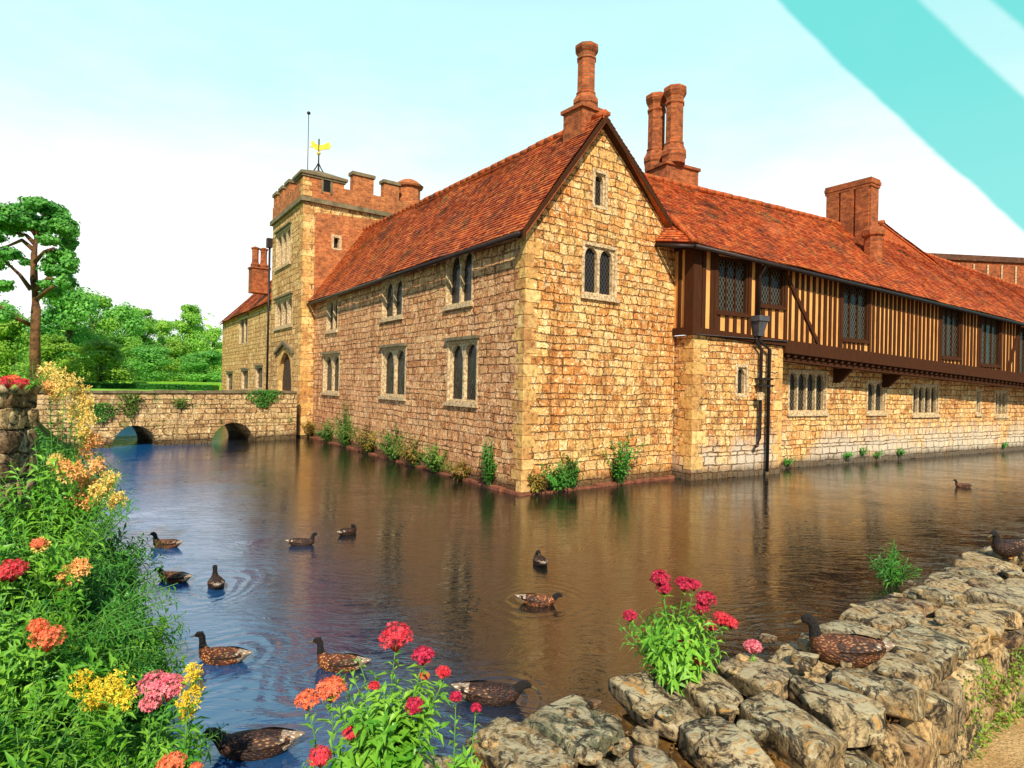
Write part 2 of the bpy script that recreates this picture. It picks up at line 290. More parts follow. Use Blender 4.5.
# ------------------------------------------------------------------ mesh builder
ORIG = {}
class MB:
    def __init__(s): s.v = []; s.f = []; s.m = []; s.uv = {}; s.smooth = set()
    def poly(s, pts, mi=0, uv=None, smooth=False):
        i = len(s.v); s.v.extend(V(p) for p in pts); s.f.append(tuple(range(i, i+len(pts)))); s.m.append(mi)
        if uv is not None: s.uv[len(s.f)-1] = uv
        if smooth: s.smooth.add(len(s.f)-1)
    def mesh(s, vs, fs, mi=0, smooth=False):
        i = len(s.v); s.v.extend(V(p) for p in vs)
        for f in fs:
            s.f.append(tuple(i+k for k in f)); s.m.append(mi)
            if smooth: s.smooth.add(len(s.f)-1)
    def hexa(s, p, mi=0):   # p: 8 points, bottom 4 (ccw) then top 4
        s.mesh(p, [(3, 2, 1, 0), (4, 5, 6, 7), (0, 1, 5, 4), (1, 2, 6, 5), (2, 3, 7, 6), (3, 0, 4, 7)], mi)
    def box(s, F, u0, u1, v0, v1, d0, d1, mi=0):
        P = F.P
        s.hexa([P(u0, v0, d1), P(u1, v0, d1), P(u1, v0, d0), P(u0, v0, d0), P(u0, v1, d1), P(u1, v1, d1), P(u1, v1, d0), P(u0, v1, d0)], mi)
    def prism(s, poly, z0, z1, mi=0):
        n = len(poly); b = [V((p[0], p[1], z0)) for p in poly]; t = [V((p[0], p[1], z1)) for p in poly]
        s.mesh(b+t, [tuple(range(n-1, -1, -1)), tuple(range(n, 2*n))]+[(i, (i+1) % n, n+(i+1) % n, n+i) for i in range(n)], mi)
    def lathe(s, c, prof, n=8, mi=0, smooth=False, rot=0.0):
        vs = []; fs = []
        for (r, z) in prof:
            for k in range(n):
                a = rot+2*PI*k/n; vs.append(V((c[0]+r*math.cos(a), c[1]+r*math.sin(a), z)))
        for j in range(len(prof)-1):
            for k in range(n):
                fs.append((j*n+k, j*n+(k+1) % n, (j+1)*n+(k+1) % n, (j+1)*n+k))
        fs.append(tuple(range(n-1, -1, -1))); fs.append(tuple((len(prof)-1)*n+k for k in range(n)))
        s.mesh(vs, fs, mi, smooth)
    def tube(s, pts, rad, n=6, mi=0):
        pts = [V(p) for p in pts]; vs = []; fs = []
        for i, p in enumerate(pts):
            t = (pts[min(i+1, len(pts)-1)]-pts[max(i-1, 0)]).normalized()
            a = t.cross(V((0, 0, 1)));
            if a.length < 0.05: a = t.cross(V((0, 1, 0)))
            a.normalize(); b = t.cross(a)
            r = rad[i] if isinstance(rad, (list, tuple)) else rad
            for k in range(n):
                an = 2*PI*k/n; vs.append(p+(a*math.cos(an)+b*math.sin(an))*r)
        for i in range(len(pts)-1):
            for k in range(n): fs.append((i*n+k, i*n+(k+1) % n, (i+1)*n+(k+1) % n, (i+1)*n+k))
        fs.append(tuple(range(n-1, -1, -1))); fs.append(tuple((len(pts)-1)*n+k for k in range(n)))
        s.mesh(vs, fs, mi, True)
    def leaf(s, p, d, l, w, mi=0, up=None, bend=0.25):
        d = d.normalized(); side = d.cross(up or V((R.uniform(-1, 1), R.uniform(-1, 1), R.uniform(0.1, 1))))
        if side.length < 0.01: side = V((1, 0, 0))
        side.normalize(); n = side.cross(d)
        a = p; b = p+d*l*0.45+side*w*0.5+n*l*0.06; c = p+d*l*0.45-side*w*0.5+n*l*0.06; e = p+d*l-n*l*bend
        m = p+d*l*0.5
        s.mesh([a, b, e, c, m], [(0, 1, 4), (0, 4, 3), (4, 1, 2), (3, 4, 2)], mi)
    def card(s, p, n, sz, mi=0):
        a = n.cross(V((R.uniform(-1, 1), R.uniform(-1, 1), R.uniform(-1, 1))))
        if a.length < 1e-3: a = V((1, 0, 0))
        a.normalize(); b = n.cross(a).normalized()
        s.mesh([p-a*sz-b*sz*0.3, p+a*sz*0.2-b*sz*0.7, p+a*sz+b*sz*0.2, p-a*sz*0.1+b*sz*0.8], [(0, 1, 2, 3)], mi)
    def build(s, name, mats, parent=None, **kw):
        if not isinstance(mats, (list, tuple)): mats = [mats]
        o0 = ORIG.get(parent.name, V((0, 0, 0))) if parent else kw.get('loc', V((0, 0, 0)))
        me = bpy.data.meshes.new(name)
        me.from_pydata([tuple(p-o0) for p in s.v], [], s.f)
        for m in mats: me.materials.append(m)
        me.polygons.foreach_set('material_index', s.m)
        me.polygons.foreach_set('use_smooth', [i in s.smooth for i in range(len(s.f))])
        if kw.get('uv', True) and len(s.f) < 90000:
            ul = me.uv_layers.new(name='UVMap'); dat = [0.0]*(2*len(me.loops))
            for pi, p in enumerate(me.polygons):
                if pi in s.uv:
                    q = s.uv[pi]
                    for li in p.loop_indices: dat[2*li] = q[0]; dat[2*li+1] = q[1]
                    continue
                n = p.normal; t = V((0, 0, 1)).cross(n)
                if t.length < 0.02: t = V((1, 0, 0))
                t.normalize(); b = n.cross(t)
                for li in p.loop_indices:
                    c = s.v[me.loops[li].vertex_index]; dat[2*li] = c.dot(t); dat[2*li+1] = c.dot(b)
            ul.data.foreach_set('uv', dat)
        me.validate(); me.update()
        o = bpy.data.objects.new(name, me); COL.objects.link(o)
        if parent: o.parent = parent; ORIG[o.name] = o0
        else: o.location = o0; ORIG[o.name] = V(o0)
        if 'label' in kw: tag(o, kw['label'], kw.get('cat'), kw.get('group'), kw.get('kind'))
        elif kw.get('kind'): o['kind'] = kw['kind']
        return o
def tag(o, label=None, cat=None, group=None, kind=None):
    if label: o['label'] = label
    if cat: o['category'] = cat
    if group: o['group'] = group
    if kind: o['kind'] = kind
    return o
def thing(name, loc, label, cat, group=None):
    o = bpy.data.objects.new(name, None); COL.objects.link(o); o.location = loc; o.empty_display_size = 0.3
    ORIG[o.name] = V(loc); return tag(o, label, cat, group)
def copytree(o, parent=None):
    c = o.copy(); COL.objects.link(c); ORIG[c.name] = V(ORIG.get(o.name, (0, 0, 0)))
    if parent: c.parent = parent
    for ch in list(o.children): copytree(ch, c)
    return c
class Fr:    # vertical wall frame: u along the wall, v height, d outward
    def __init__(s, o, u):
        s.o = V((o[0], o[1], 0)); s.u = V((u[0], u[1], 0)).normalized(); s.n = V((s.u.y, -s.u.x, 0))
    def P(s, u, v, d=0.0): return s.o+s.u*u+s.n*d+V((0, 0, v))
    def uv(s, px, py, d=0.0):
        r = ray(px, py); o = s.o+s.n*d
        t = (o-CAM).dot(s.n)/r.dot(s.n); p = CAM+r*t
        return (p-o).dot(s.u), p.z
    def box(s, x0, y0, x1, y1, d=0.0):
        xm, ym = (x0+x1)/2, (y0+y1)/2
        ua = s.uv(x0, ym, d)[0]; ub = s.uv(x1, ym, d)[0]; va = s.uv(xm, y1, d)[1]; vb = s.uv(xm, y0, d)[1]
        return [min(ua, ub), va, max(ua, ub), vb]
def wall(mb, F, top, bot, holes, mi=0, rd=0.22, rmi=None, d=0.0):
    # top: list of (u, v) breakpoints; bot: constant or list
    def ev(t, u):
        if not isinstance(t, list): return t
        if u <= t[0][0]: return t[0][1]
        for a, b in zip(t, t[1:]):
            if u <= b[0]: return a[1]+(b[1]-a[1])*(u-a[0])/(b[0]-a[0])
        return t[-1][1]
    U0, U1 = top[0][0], top[-1][0]
    us = sorted(set([round(t[0], 4) for t in top]+[round(h[k], 4) for h in holes for k in (0, 2)]+([round(b[0], 4) for b in bot] if isinstance(bot, list) else [])))
    us = [u for u in us if U0-1e-4 <= u <= U1+1e-4]
    for a, b in zip(us, us[1:]):
        if b-a < 1e-4: continue
        hs = sorted([h for h in holes if h[0] < (a+b)/2 < h[2]], key=lambda h: h[1])
        la, lb = ev(bot, a), ev(bot, b)
        for h in hs:
            mb.poly([F.P(a, la, d), F.P(b, lb, d), F.P(b, h[1], d), F.P(a, h[1], d)], mi); la = lb = h[3]
        mb.poly([F.P(a, la, d), F.P(b, lb, d), F.P(b, ev(top, b), d), F.P(a, ev(top, a), d)], mi)
    r = mi if rmi is None else rmi
    for (x0, y0, x1, y1) in holes:
        for (a, b) in (((x0, y0), (x1, y0)), ((x1, y0), (x1, y1)), ((x1, y1), (x0, y1)), ((x0, y1), (x0, y0))):
            mb.poly([F.P(*a, d), F.P(*b, d), F.P(*b, d-rd), F.P(*a, d-rd)], r)
def tracery(mb, F, x0, y0, x1, y1, d0, d1, hw=None, bord=0.03, mi=0):
    # one arched light inside the cell x0..x1, y0..y1, stone between d0 (back) and d1 (front)
    a, b = x0+bord, x1-bord; xc = (a+b)/2; r = (b-a)/2; sp = y1-bord-r*1.15; yb = y0+bord
    mb.box(F, x0, a, y0, y1, d0, d1, mi); mb.box(F, b, x1, y0, y1, d0, d1, mi); mb.box(F, a, b, y0, yb, d0, d1, mi)
    N = 10; pts = []
    for i in range(N+1):
        x = a+(b-a)*i/N; pts.append((x, sp+r*1.15*math.sqrt(max(0, 1-((x-xc)/r)**2))))
    for p, q in zip(pts, pts[1:]):
        mb.poly([F.P(p[0], p[1], d1), F.P(q[0], q[1], d1), F.P(q[0], y1, d1), F.P(p[0], y1, d1)], mi)
        mb.poly([F.P(p[0], p[1], d0), F.P(q[0], q[1], d0), F.P(q[0], q[1], d1), F.P(p[0], p[1], d1)], mi)
def window(F, bx, n, parent, arched=True, rd=0.22, sill=True, hood=False, bord=0.09, glass='glass', fm='frame', mull=0.08, wd=0.0):
    x0, y0, x1, y1 = bx; f = MB()
    f.box(F, x0+.002, x0+bord, y0+.002, y1-.002, wd-rd+.01, wd+.012); f.box(F, x1-bord, x1-.002, y0+.002, y1-.002, wd-rd+.01, wd+.012)
    f.box(F, x0+bord, x1-bord, y1-bord, y1-.002, wd-rd+.01, wd+.012); f.box(F, x0+bord, x1-bord, y0+.002, y0+bord*0.7, wd-rd+.01, wd+.012)
    ix0, ix1, iy0, iy1 = x0+bord, x1-bord, y0+bord*0.7, y1-bord; w = (ix1-ix0)/n
    for k in range(n):
        if arched: tracery(f, F, ix0+k*w+.001, iy0, ix0+(k+1)*w-.001, iy1, wd-rd+.04, wd-.05, bord=mull/2)
        else:
            if k: f.box(F, ix0+k*w-mull/2, ix0+k*w+mull/2, iy0, iy1, wd-rd+.04, wd-.05)
    o = f.build('window', M[fm], parent)
    g = MB(); g.poly([F.P(x0+.01, y0+.01, wd-rd+.06), F.P(x1-.01, y0+.01, wd-rd+.06), F.P(x1-.01, y1-.01, wd-rd+.06), F.P(x0+.01, y1-.01, wd-rd+.06)])
    g.build('pane', M[glass], o)
    if sill:
        s = MB(); s.box(F, x0-.05, x1+.05, y0-.10, y0, wd-.05, wd+.08); s.build('sill', M[fm], o)
    if hood:
        s = MB(); s.box(F, x0-.06, x1+.06, y1+.0, y1+.09, wd-.05, wd+.12); s.build('hood_mould', M['capstone'], o)
    return o
def quoins(mb, F1, F2, v0, v1, mi=0, d=0.012, big=0.42, small=0.24, h=0.3):
    # corner where F1 ends going +u... F1 face uses u from c1 downwards, F2 from c2 upwards
    (Fa, ca, sa), (Fb, cb, sb) = F1, F2
    z = v0; k = 0
    while z < v1-0.1:
        hh = min(h*R.uniform(0.85, 1.15), v1-z)
        wa, wb = (big, small) if k % 2 else (small, big)
        wa *= R.uniform(0.85, 1.15); wb *= R.uniform(0.85, 1.15)
        if Fa is not None:
            a0, a1 = sorted((ca+sa*(-d), ca+sa*wa)); mb.box(Fa, a0, a1, z+.014, z+hh-.012, -.02, d, mi)
        if Fb is not None:
            b0, b1 = sorted((cb+sb*0.001, cb+sb*wb)); mb.box(Fb, b0, b1, z+.014, z+hh-.012, -.02, d, mi)
        z += hh; k += 1
def tiles(mb, p00, p10, p11, p01, tw=0.165, th=0.125, thick=0.10, mi=0, sag=0.0, seed=0, uo=0):
    # p00-p10 eave, p01-p11 ridge.  real courses of lapped tiles
    rr = random.Random(seed)
    p00, p10, p11, p01 = map(V, (p00, p10, p11, p01))
    n = (p10-p00).cross(p01-p00)
    if n.length < 1e-6: n = (p11-p00).cross(p01-p00)
    n.normalize()
    if n.z < 0: n = -n
    W = max((p10-p00).length, (p11-p01).length); H = max((p01-p00).length, (p11-p10).length)
    nr = max(2, int(H/th)); nc = max(2, int(W/tw))
    def Pt(a, b):
        b_ = min(b, 1.0)
        q = (p00*(1-a)+p10*a)*(1-b_)+(p01*(1-a)+p11*a)*b_
        q = q+n*(noise.noise(V((q.x*0.5, q.y*0.5, q.z*0.5+seed)))*0.06-sag*math.sin(PI*a)*b_)
        return q
    for j in range(nr):
        off = 0.5 if j % 2 else 0.0
        for i in range(-1, nc+1):
            a0 = (i+off)/nc; a1 = (i+1+off)/nc
            a0 = max(0, a0); a1 = min(1, a1)
            if a1-a0 < 1e-4: continue
            b0 = j/nr; b1 = (j+1.25)/nr
            l = 0.026+rr.uniform(-0.006, 0.012); dx = rr.uniform(-.006, .006)
            A = Pt(a0, b0)+n*l; B = Pt(a1, b0)+n*(l+rr.uniform(-.004, .004)); C = Pt(a1, b1); D = Pt(a0, b1)
            u = (rr.random()*100, rr.random()*100)
            mb.poly([A, B, C, D], mi, u); mb.poly([A-n*l*1.2, B-n*l*1.2, B, A], mi, u)
    mb.hexa([p00-n*(thick+.05), p10-n*(thick+.05), p11-n*(thick+.05), p01-n*(thick+.05), p00-n*.10, p10-n*.10, p11-n*.10, p01-n*.10], mi)
def ridge(mb, a, b, r=0.11, mi=0):
    a, b = V(a), V(b); L = (b-a).length; n = max(1, int(L/0.42)); t = (b-a)/n
    for k in range(n):
        p = a+t*k; q = a+t*(k+1.03); rr = r*R.uniform(0.92, 1.1); j = V((0, 0, R.uniform(-.01, .01)))
        mb.tube([p+j, q+j], rr, 8, mi)

# ------------------------------------------------------------------ building layout
C0 = water(521, 495)                                # near corner of the gabled range
PW = water(312, 437)
Ld = (V((PW.x-C0.x, PW.y-C0.y, 0))).normalized()
FL = Fr(C0+Ld*40, -Ld); FL.o = V((C0.x, C0.y, 0))    # u = 0 at corner, negative going away
Dc = water(689, 481)                                # front corner of the timbered wing
Td = V((0.870, 0.493, 0)).normalized()
FT = Fr(Dc, Td)
Tb = -FT.n
Gd = (Dc+Tb*.74-C0); Gd.z = 0; GLEN = Gd.length; Gd.normalize()
FG = Fr(C0, Gd)
# side: where the wing's left return meets the gable wall
ug = (V((Dc.x, Dc.y, 0))-FG.o).dot(FG.u)
ret = (V((Dc.x, Dc.y, 0))-FG.o).dot(FG.n)            # projection in front of the gable wall
GW = GLEN+.05
LEN = (V((PW.x, PW.y, 0))-FL.o).length

# ---- gabled stone range
gr = thing('stone_range', FG.P(0, 0), 'gabled yellow stone range with red tiled roof, its corner standing nearest in the moat', 'building')
eL0 = FL.uv(518, 224)[1]; eL1 = FL.uv(314, 297)[1]
eav = (eL0+eL1)/2
apx = FG.uv(600, 118); rgt = FG.uv(664, 219)
wl = [FL.box(446, 250, 473, 305), FL.box(382, 278, 403, 318), FL.box(326.5, 297, 338, 331),
      FL.box(447, 340, 478, 403), FL.box(381, 347, 406, 397), FL.box(323, 354, 339.5, 393)]
w = MB(); wall(w, FL, [(-LEN, eL1), (0, eL0)], -0.7, wl)
w.build('side_wall', M['stone_p'], gr)
for i, b in enumerate(wl): window(FL, b, 2, gr, hood=(i > 2), bord=0.065 if i < 3 else 0.08, glass='glass')
wg = [FG.box(582, 244, 617, 297), FG.box(592.5, 170, 608, 209)]
w = MB(); wall(w, FG, [(0, eL0), (apx[0], apx[1]), (GW, rgt[1]-0.15)], -0.7, wg)
w.build('gable_wall', M['stone_y'], gr)
window(FG, wg[0], 2, gr, bord=0.085); window(FG, wg[1], 1, gr, bord=0.09, sill=False)
w = MB(); FB = Fr(FG.P(GW, 0), Ld); wall(w, FB, [(0, rgt[1]-0.3), (LEN+.4, rgt[1]-0.3)], -0.7, []); w.build('back_wall', M['stone_y'], gr)
q = MB(); quoins(q, (FL, 0, -1), (FG, 0, 1), 0.05, eL0-0.05); q.build('quoins', M['quoin'], gr)
# footing ledge at the water
q = MB()
for F_, a, b in ((FL, -LEN, 0.16), (FG, 0.0, GW-0.1)):
    u = a
    while u < b-0.01:
        e = min(b, u+R.uniform(0.5, 0.9)); q.box(F_, u+.01, e-.01, -0.5, R.uniform(0.03, 0.09), 0.003, R.uniform(0.13, 0.2)); u = e
q.build('footing', simple('damp_footing', (0.24, 0.08, 0.04), 0.8, var=0.6), gr)
# roof
def Lpt(u, v, off): return FG.P(off, v)+Ld*u
rt = MB(); ov = 0.28
sl = (apx[1]-eL0)/apx[0]
ez0 = eL0-ov*sl*0.8; ez1 = eL1-ov*sl*0.8
far_r = apx[1]+0.35
A0 = Lpt(-0.22, ez0, -ov); A1 = Lpt(LEN+0.0, ez1, -ov); B0 = Lpt(-0.22, apx[1]+0.04, apx[0]); B1 = Lpt(LEN+0.0, far_r, apx[0])
tiles(rt, A0, A1, B1, B0, seed=3, sag=0.05)
srt = (apx[1]-rgt[1])/(rgt[0]-apx[0])
tiles(rt, Lpt(-0.22, rgt[1]-0.35*srt, rgt[0]+0.35), Lpt(LEN, rgt[1]-0.35*srt+.2, rgt[0]+0.35), B1, B0, seed=4)
ridge(rt, B0, B1)
ro = rt.build('roof', M['tile'], gr)
bb = MB()
for (a, b) in (((-ov, ez0), (apx[0], apx[1]+0.02)), ((rgt[0]+0.33, rgt[1]-0.33*srt), (apx[0], apx[1]+0.02))):
    pa, pb = FG.P(a[0], a[1]-0.02), FG.P(b[0], b[1]-0.02)
    n = FG.n
    dn = V((0, 0, -0.17))
    bb.hexa([pa+dn+n*.23, pb+dn+n*.23, pb+dn+n*.02, pa+dn+n*.02, pa+n*.23, pb+n*.23, pb+n*.02, pa+n*.02])
bb.build('verge_board', M['timber'], ro)
g = MB(); g.tube([Lpt(-0.2, ez0-.1, -ov-.06), Lpt(LEN, ez1-.1, -ov-.06)], 0.065, 8); g.build('gutter', M['iron'], ro)
# chimney on the gable
def chimney(parent, c, ang, base, zb0, zb1, shafts, sr_, z1, prof=None, nm='chimney'):
    F_ = Fr((c.x, c.y), (math.cos(ang), math.sin(ang))); m = MB(); bw, bd = base
    m.box(F_, -bw/2, bw/2, zb0, zb1-0.1, -bd/2, bd/2); m.box(F_, -bw/2-.06, bw/2+.06, zb1-0.1, zb1, -bd/2-.06, bd/2+.06)
    ch = m.build(nm, M['brick'], parent)
    for (su, sd) in shafts:
        p = F_.P(su, 0, sd); s = MB(); H = z1-zb1
        s.lathe(p, [(sr_*1.3, zb1), (sr_*1.32, zb1+.08*H), (sr_*1.42, zb1+.10*H), (sr_*1.42, zb1+.15*H), (sr_*1.2, zb1+.2*H), (sr_*1.05, zb1+.24*H), (sr_*1.12, zb1+.26*H), (sr_, zb1+.28*H),
                    (sr_*.98, z1-.24*H), (sr_*1.1, z1-.225*H), (sr_*1.1, z1-.205*H), (sr_*.98, z1-.19*H), (sr_*1.0, z1-.14*H), (sr_*1.2, z1-.10*H), (sr_*1.32, z1-.07*H), (sr_*1.32, z1-.03*H), (sr_*1.2, z1-.01*H), (sr_*0.9, z1)], 8, rot=ang+PI/8)
        s.build('chimney_shaft', M['brick'], ch)
        t = MB(); t.lathe(p, [(sr_*.7, z1-.02), (sr_*.66, z1+.035), (sr_*.5, z1+.036)], 8); t.build('chimney_top', M['brick_d'], ch)
    return ch
Gang = math.atan2(Gd.y, Gd.x); Tang = math.atan2(Td.y, Td.x)
cc = Lpt(0.62, 0, apx[0]+0.02)
ztop = (CAM+ray(586, 46)*cc.y).z
zb = (CAM+ray(586, 112)*cc.y).z
chimney(ro, cc, Gang, (0.95, 0.75), apx[1]-1.0, zb, [(0, 0)], 0.255, ztop)

# ---- gatehouse tower
TP = 0.62
t0 = V((PW.x, PW.y, 0))-Gd*TP                       # near left corner of the tower
TWd, TDp = 5.9, 7.2
tw = thing('gatehouse_tower', t0, 'square battlemented gatehouse tower of stone and red brick with golden weathervane', 'tower')
FF = Fr(t0+Ld*TWd, -Ld)                              # moat front, u from far (0) to near (TWd)
FR = Fr(t0, Gd)                                      # right side face
zs = FR.uv(306, 201)[1]; zt = FR.uv(306, 186)[1]
hf = [FF.box(276, 229, 291, 266), FF.box(275, 297, 292.5, 327)]
dr = FF.box(277.5, 349, 292, 391); hf2 = [dr]
sl1 = FR.box(301.5, 283, 304.5, 296)
w = MB(); wall(w, FF, [(0, zs), (TWd, zs)], -0.7, hf+hf2, rd=0.3); w.build('front_wall', M['stone_t'], tw)
for b in hf: window(FF, b, 3, tw, arched=True, hood=True, bord=0.12, rd=0.3, mull=0.1)
brk = [FR.box(331, 235, 341.5, 250)]
w = MB(); wall(w, FR, [(0, zs), (TDp, zs)], -0.7, [sl1]+brk, mi=0, rd=0.3)
w.build('side_wall', M['stone_t'], tw)
# brick panel on the upper side wall: slightly proud
w = MB(); zz = FR.uv(312, 285)[1]
wall(w, FR, [(0.55, zs-.45), (TDp-.02, zs-.05)], [(0.55, zz-1.0), (3, zz+.5), (TDp-.02, zz+.5)], brk, rd=0.1, d=0.03); w.build('brick_panel', M['brick_t'], tw)
window(FR, brk[0], 1, tw, arched=False, rd=0.3, bord=0.13, sill=False, wd=0.03)
window(FR, sl1, 1, tw, arched=False, rd=0.3, bord=0.05, sill=False)
w = MB(); wall(w, Fr(t0+Gd*TDp, Ld), [(0, zs), (TWd, zs)], -0.7, []); wall(w, Fr(t0+Ld*TWd+Gd*TDp, -Gd), [(0, zs), (TDp, zs)], -0.7, []); w.build('rear_wall', M['stone_t'], tw)
q = MB(); quoins(q, (FF, TWd, -1), (FR, 0, 1), 0.1, zs-.1, big=0.6, small=0.35, h=0.32); q.build('quoins', M['quoin'], tw)
# door in pointed arch
f = MB(); tracery(f, FF, dr[0]+.01, dr[1]-.2, dr[2]-.01, dr[3]-.01, -.25, -.02, bord=0.16)
d_ = f.build('doorway', M['quoin'], tw)
g = MB(); n = 7
for k in range(n):
    a = dr[0]+.02+(dr[2]-dr[0]-.04)*k/n; b = dr[0]+.02+(dr[2]-dr[0]-.04)*(k+1)/n
    g.box(FF, a+.01, b-.01, dr[1]-.2, dr[3]-.02, -.3, -.22)
g.build('door', M['door'], d_)
g = MB(); xc = (dr[0]+dr[2])/2
g.hexa([FF.P(dr[0]-.35, dr[3]-.25, .14), FF.P(xc, dr[3]+.25, .14), FF.P(xc, dr[3]+.25, 0), FF.P(dr[0]-.35, dr[3]-.25, 0), FF.P(dr[0]-.35, dr[3]-.1, .14), FF.P(xc, dr[3]+.42, .14), FF.P(xc, dr[3]+.42, 0), FF.P(dr[0]-.35, dr[3]-.1, 0)])
g.hexa([FF.P(xc, dr[3]+.25, .14), FF.P(dr[2]+.3, dr[3]-.25, .14), FF.P(dr[2]+.3, dr[3]-.25, 0), FF.P(xc, dr[3]+.25, 0), FF.P(xc, dr[3]+.42, .14), FF.P(dr[2]+.3, dr[3]-.1, .14), FF.P(dr[2]+.3, dr[3]-.1, 0), FF.P(xc, dr[3]+.42, 0)])
g.build('hood_mould', M['capstone'], d_)
# string course, parapet, merlons
g = MB(); g.box(FF, -.1, TWd+.16, zs-.02, zs+.2, -.3, .15); g.box(FR, -.16+.17, TDp+.1, zs-.02, zs+.2, -.3, .152); g.build('string_course', M['capstone'], tw)
pz = zs+0.2; ph = 0.75
g = MB()
g.box(FF, 0, TWd, pz, pz+ph, -.4, .03); g.box(FR, 0.4, TDp, pz, pz+ph, -.4, .032)
Fb = Fr(t0+Ld*TWd+Gd*TDp, -Gd); g.box(Fb, 0, TDp, pz, pz+ph, -.4, 0.03)
Fb2 = Fr(t0+Gd*TDp, Ld); g.box(Fb2, 0.4, TWd-.4, pz, pz+ph, -.4, 0.03)
pr = g.build('parapet', M['brick_t'], tw)
def merlon(F_, a, b, h=0.85):
    g = MB(); g.box(F_, a, b, pz+ph, pz+ph+h, -.38, .01); o = g.build('merlon', M['brick_t'], pr)
    g = MB(); g.box(F_, a-.07, b+.07, pz+ph+h, pz+ph+h+.16, -.45, .08); g.build('coping', M['capstone'], o)
for a in (0.1, 1.35, 2.6, ): merlon(FF, a, a+.75, .55)
for x0, x1, h in ((353, 373.5, .8), (384, 399, .75)):
    a = FR.uv(x0, 190)[0]; b = FR.uv(x1, 190)[0]; merlon(FR, a, b, h)
for a in (1.0, 2.9, 4.8): merlon(Fb, a, a+.9); 
# capped turret at the near corner
ts = FR.uv(344, 178)[0]-.4; zT = FR.uv(306, 176)[1]
g = MB(); ta = FF.P(TWd-ts*.75, 0); 
Fa1 = FF
pts = [FF.P(TWd-1.3, 0, 0.035), FF.P(TWd+.035, 0, 0.035), FR.P(ts+.4, 0, 0.04), FR.P(ts+.4, 0, -1.5)]
g.prism([(p.x, p.y) for p in pts], pz, zT); tu = g.build('corner_turret', M['brick_t'], tw)
g = MB(); c_ = sum(pts, V((0, 0, 0)))/4
ov_ = [(c_+(p-c_)*1.16) for p in pts]; ov2 = [(c_+(p-c_)*1.08) for p in pts]
g.prism([(p.x, p.y) for p in ov2], zT, zT+.10); g.prism([(p.x, p.y) for p in ov_], zT+.10, zT+.22)
ap = V((c_.x, c_.y, zT+.62))
for a, b in zip(ov_, ov_[1:]+ov_[:1]): g.poly([V((a.x, a.y, zT+.222)), V((b.x, b.y, zT+.222)), ap])
g.build('turret_cap', M['capstone'], tu)
q = MB(); quoins(q, (FF, TWd, -1), (FR, 0, 1), pz+.05, zT-.05, d=0.055, big=.4, small=.25, h=.25); q.build('quoins', M['quoin'], tu)
g = MB(); ob = FR.box(323, 178, 330, 192); g.box(FR, ob[0], ob[2], ob[1], ob[3], .02, .05); g.build('opening', M['dark'], tu)
g = MB(); g.box(FR, ob[0]-.1, ob[0], ob[1]-.1, ob[3]+.1, .02, .07); g.box(FR, ob[2], ob[2]+.1, ob[1]-.1, ob[3]+.1, .02, .07); g.box(FR, ob[0], ob[2], ob[3], ob[3]+.1, .02, .07); g.build('opening_frame', M['capstone'], tu)
# weathervane
vp = atdepth(318.5, 166, c_.y); vt = atdepth(318.5, 139, c_.y).z
vx, vy = vp.x, vp.y
g = MB(); g.tube([(vx, vy, zT+.3), (vx, vy, vt)], .035, 6)
for k in range(4):
    a = k*PI/2+.4; g.tube([(vx+.42*math.cos(a), vy+.42*math.sin(a), zT+.28), (vx+.12*math.cos(a), vy+.12*math.sin(a), zT+.75), (vx, vy, zT+1.0)], .03, 5)
wv = g.build('weathervane', M['iron'], tw)
g = MB(); zc = vt-.45
g.lathe((vx, vy), [(.02, zc-.35), (.09, zc-.28), (.09, zc-.22), (.02, zc-.15)], 8, 0, True)
out_ = [(-.62, .0), (-.42, .05), (-.42, .2), (-.5, .28), (-.3, .36), (-.22, .22), (0, .12), (.25, .14), (.55, .3), (.7, .1), (.62, -.1), (.3, -.12), (.1, -.2), (-.2, -.16), (-.3, -.02)]
vs = [V((vx+p[0]*.85, vy-.02, zc+.05+p[1]*.85)) for p in out_]+[V((vx+p[0]*.85, vy+.02, zc+.05+p[1]*.85)) for p in out_]; n = len(out_)
g.mesh(vs, [tuple(range(n)), tuple(range(2*n-1, n-1, -1))]+[(i, (i+1) % n, n+(i+1) % n, n+i) for i in range(n)])
g.build('vane', M['gilt'], wv)
fp = atdepth(308, 150, c_.y+.9); ft = atdepth(307.5, 115, c_.y+.9).z
g = MB(); g.tube([(fp.x, fp.y, zT+.1), (fp.x, fp.y, ft)], .022, 6); fo = g.build('flagpole', M['lead'], tw)
g = MB(); g.lathe((fp.x, fp.y), [(.01, ft), (.09, ft+.06), (.09, ft+.13), (.01, ft+.19)], 8, 0, True); g.build('finial', M['iron'], fo)
# domed turret on the far corner
dc = FR.P(FR.uv(414, 190)[0], 0, -.6); g = MB()
zd = atdepth(414, 183, dc.y).z
g.lathe(dc, [(.62, pz), (.62, zd-.35), (.75, zd-.3), (.8, zd-.2), (.72, zd-.15), (.55, zd), (.3, zd+.13), (.05, zd+.18)], 12, 0, False); g.build('domed_turret', M['brick_t'], tw)
g = MB(); g.box(FF, .3, TWd-.3, pz-.2, pz, -TDp+.4, -.4); g.build('roof', M['lead'], tw)
# lead rainwater pipe on the tower's far corner
pipeF = FF; g = MB(); a = -0.12
g.tube([FF.P(a, 2.0, .12), FF.P(a, zs-1.2, .12)], .06, 8); g.box(FF, a-.16, a+.16, zs-1.2, zs-.7, .01, .28); 
g.build('downpipe', M['iron'], tw)

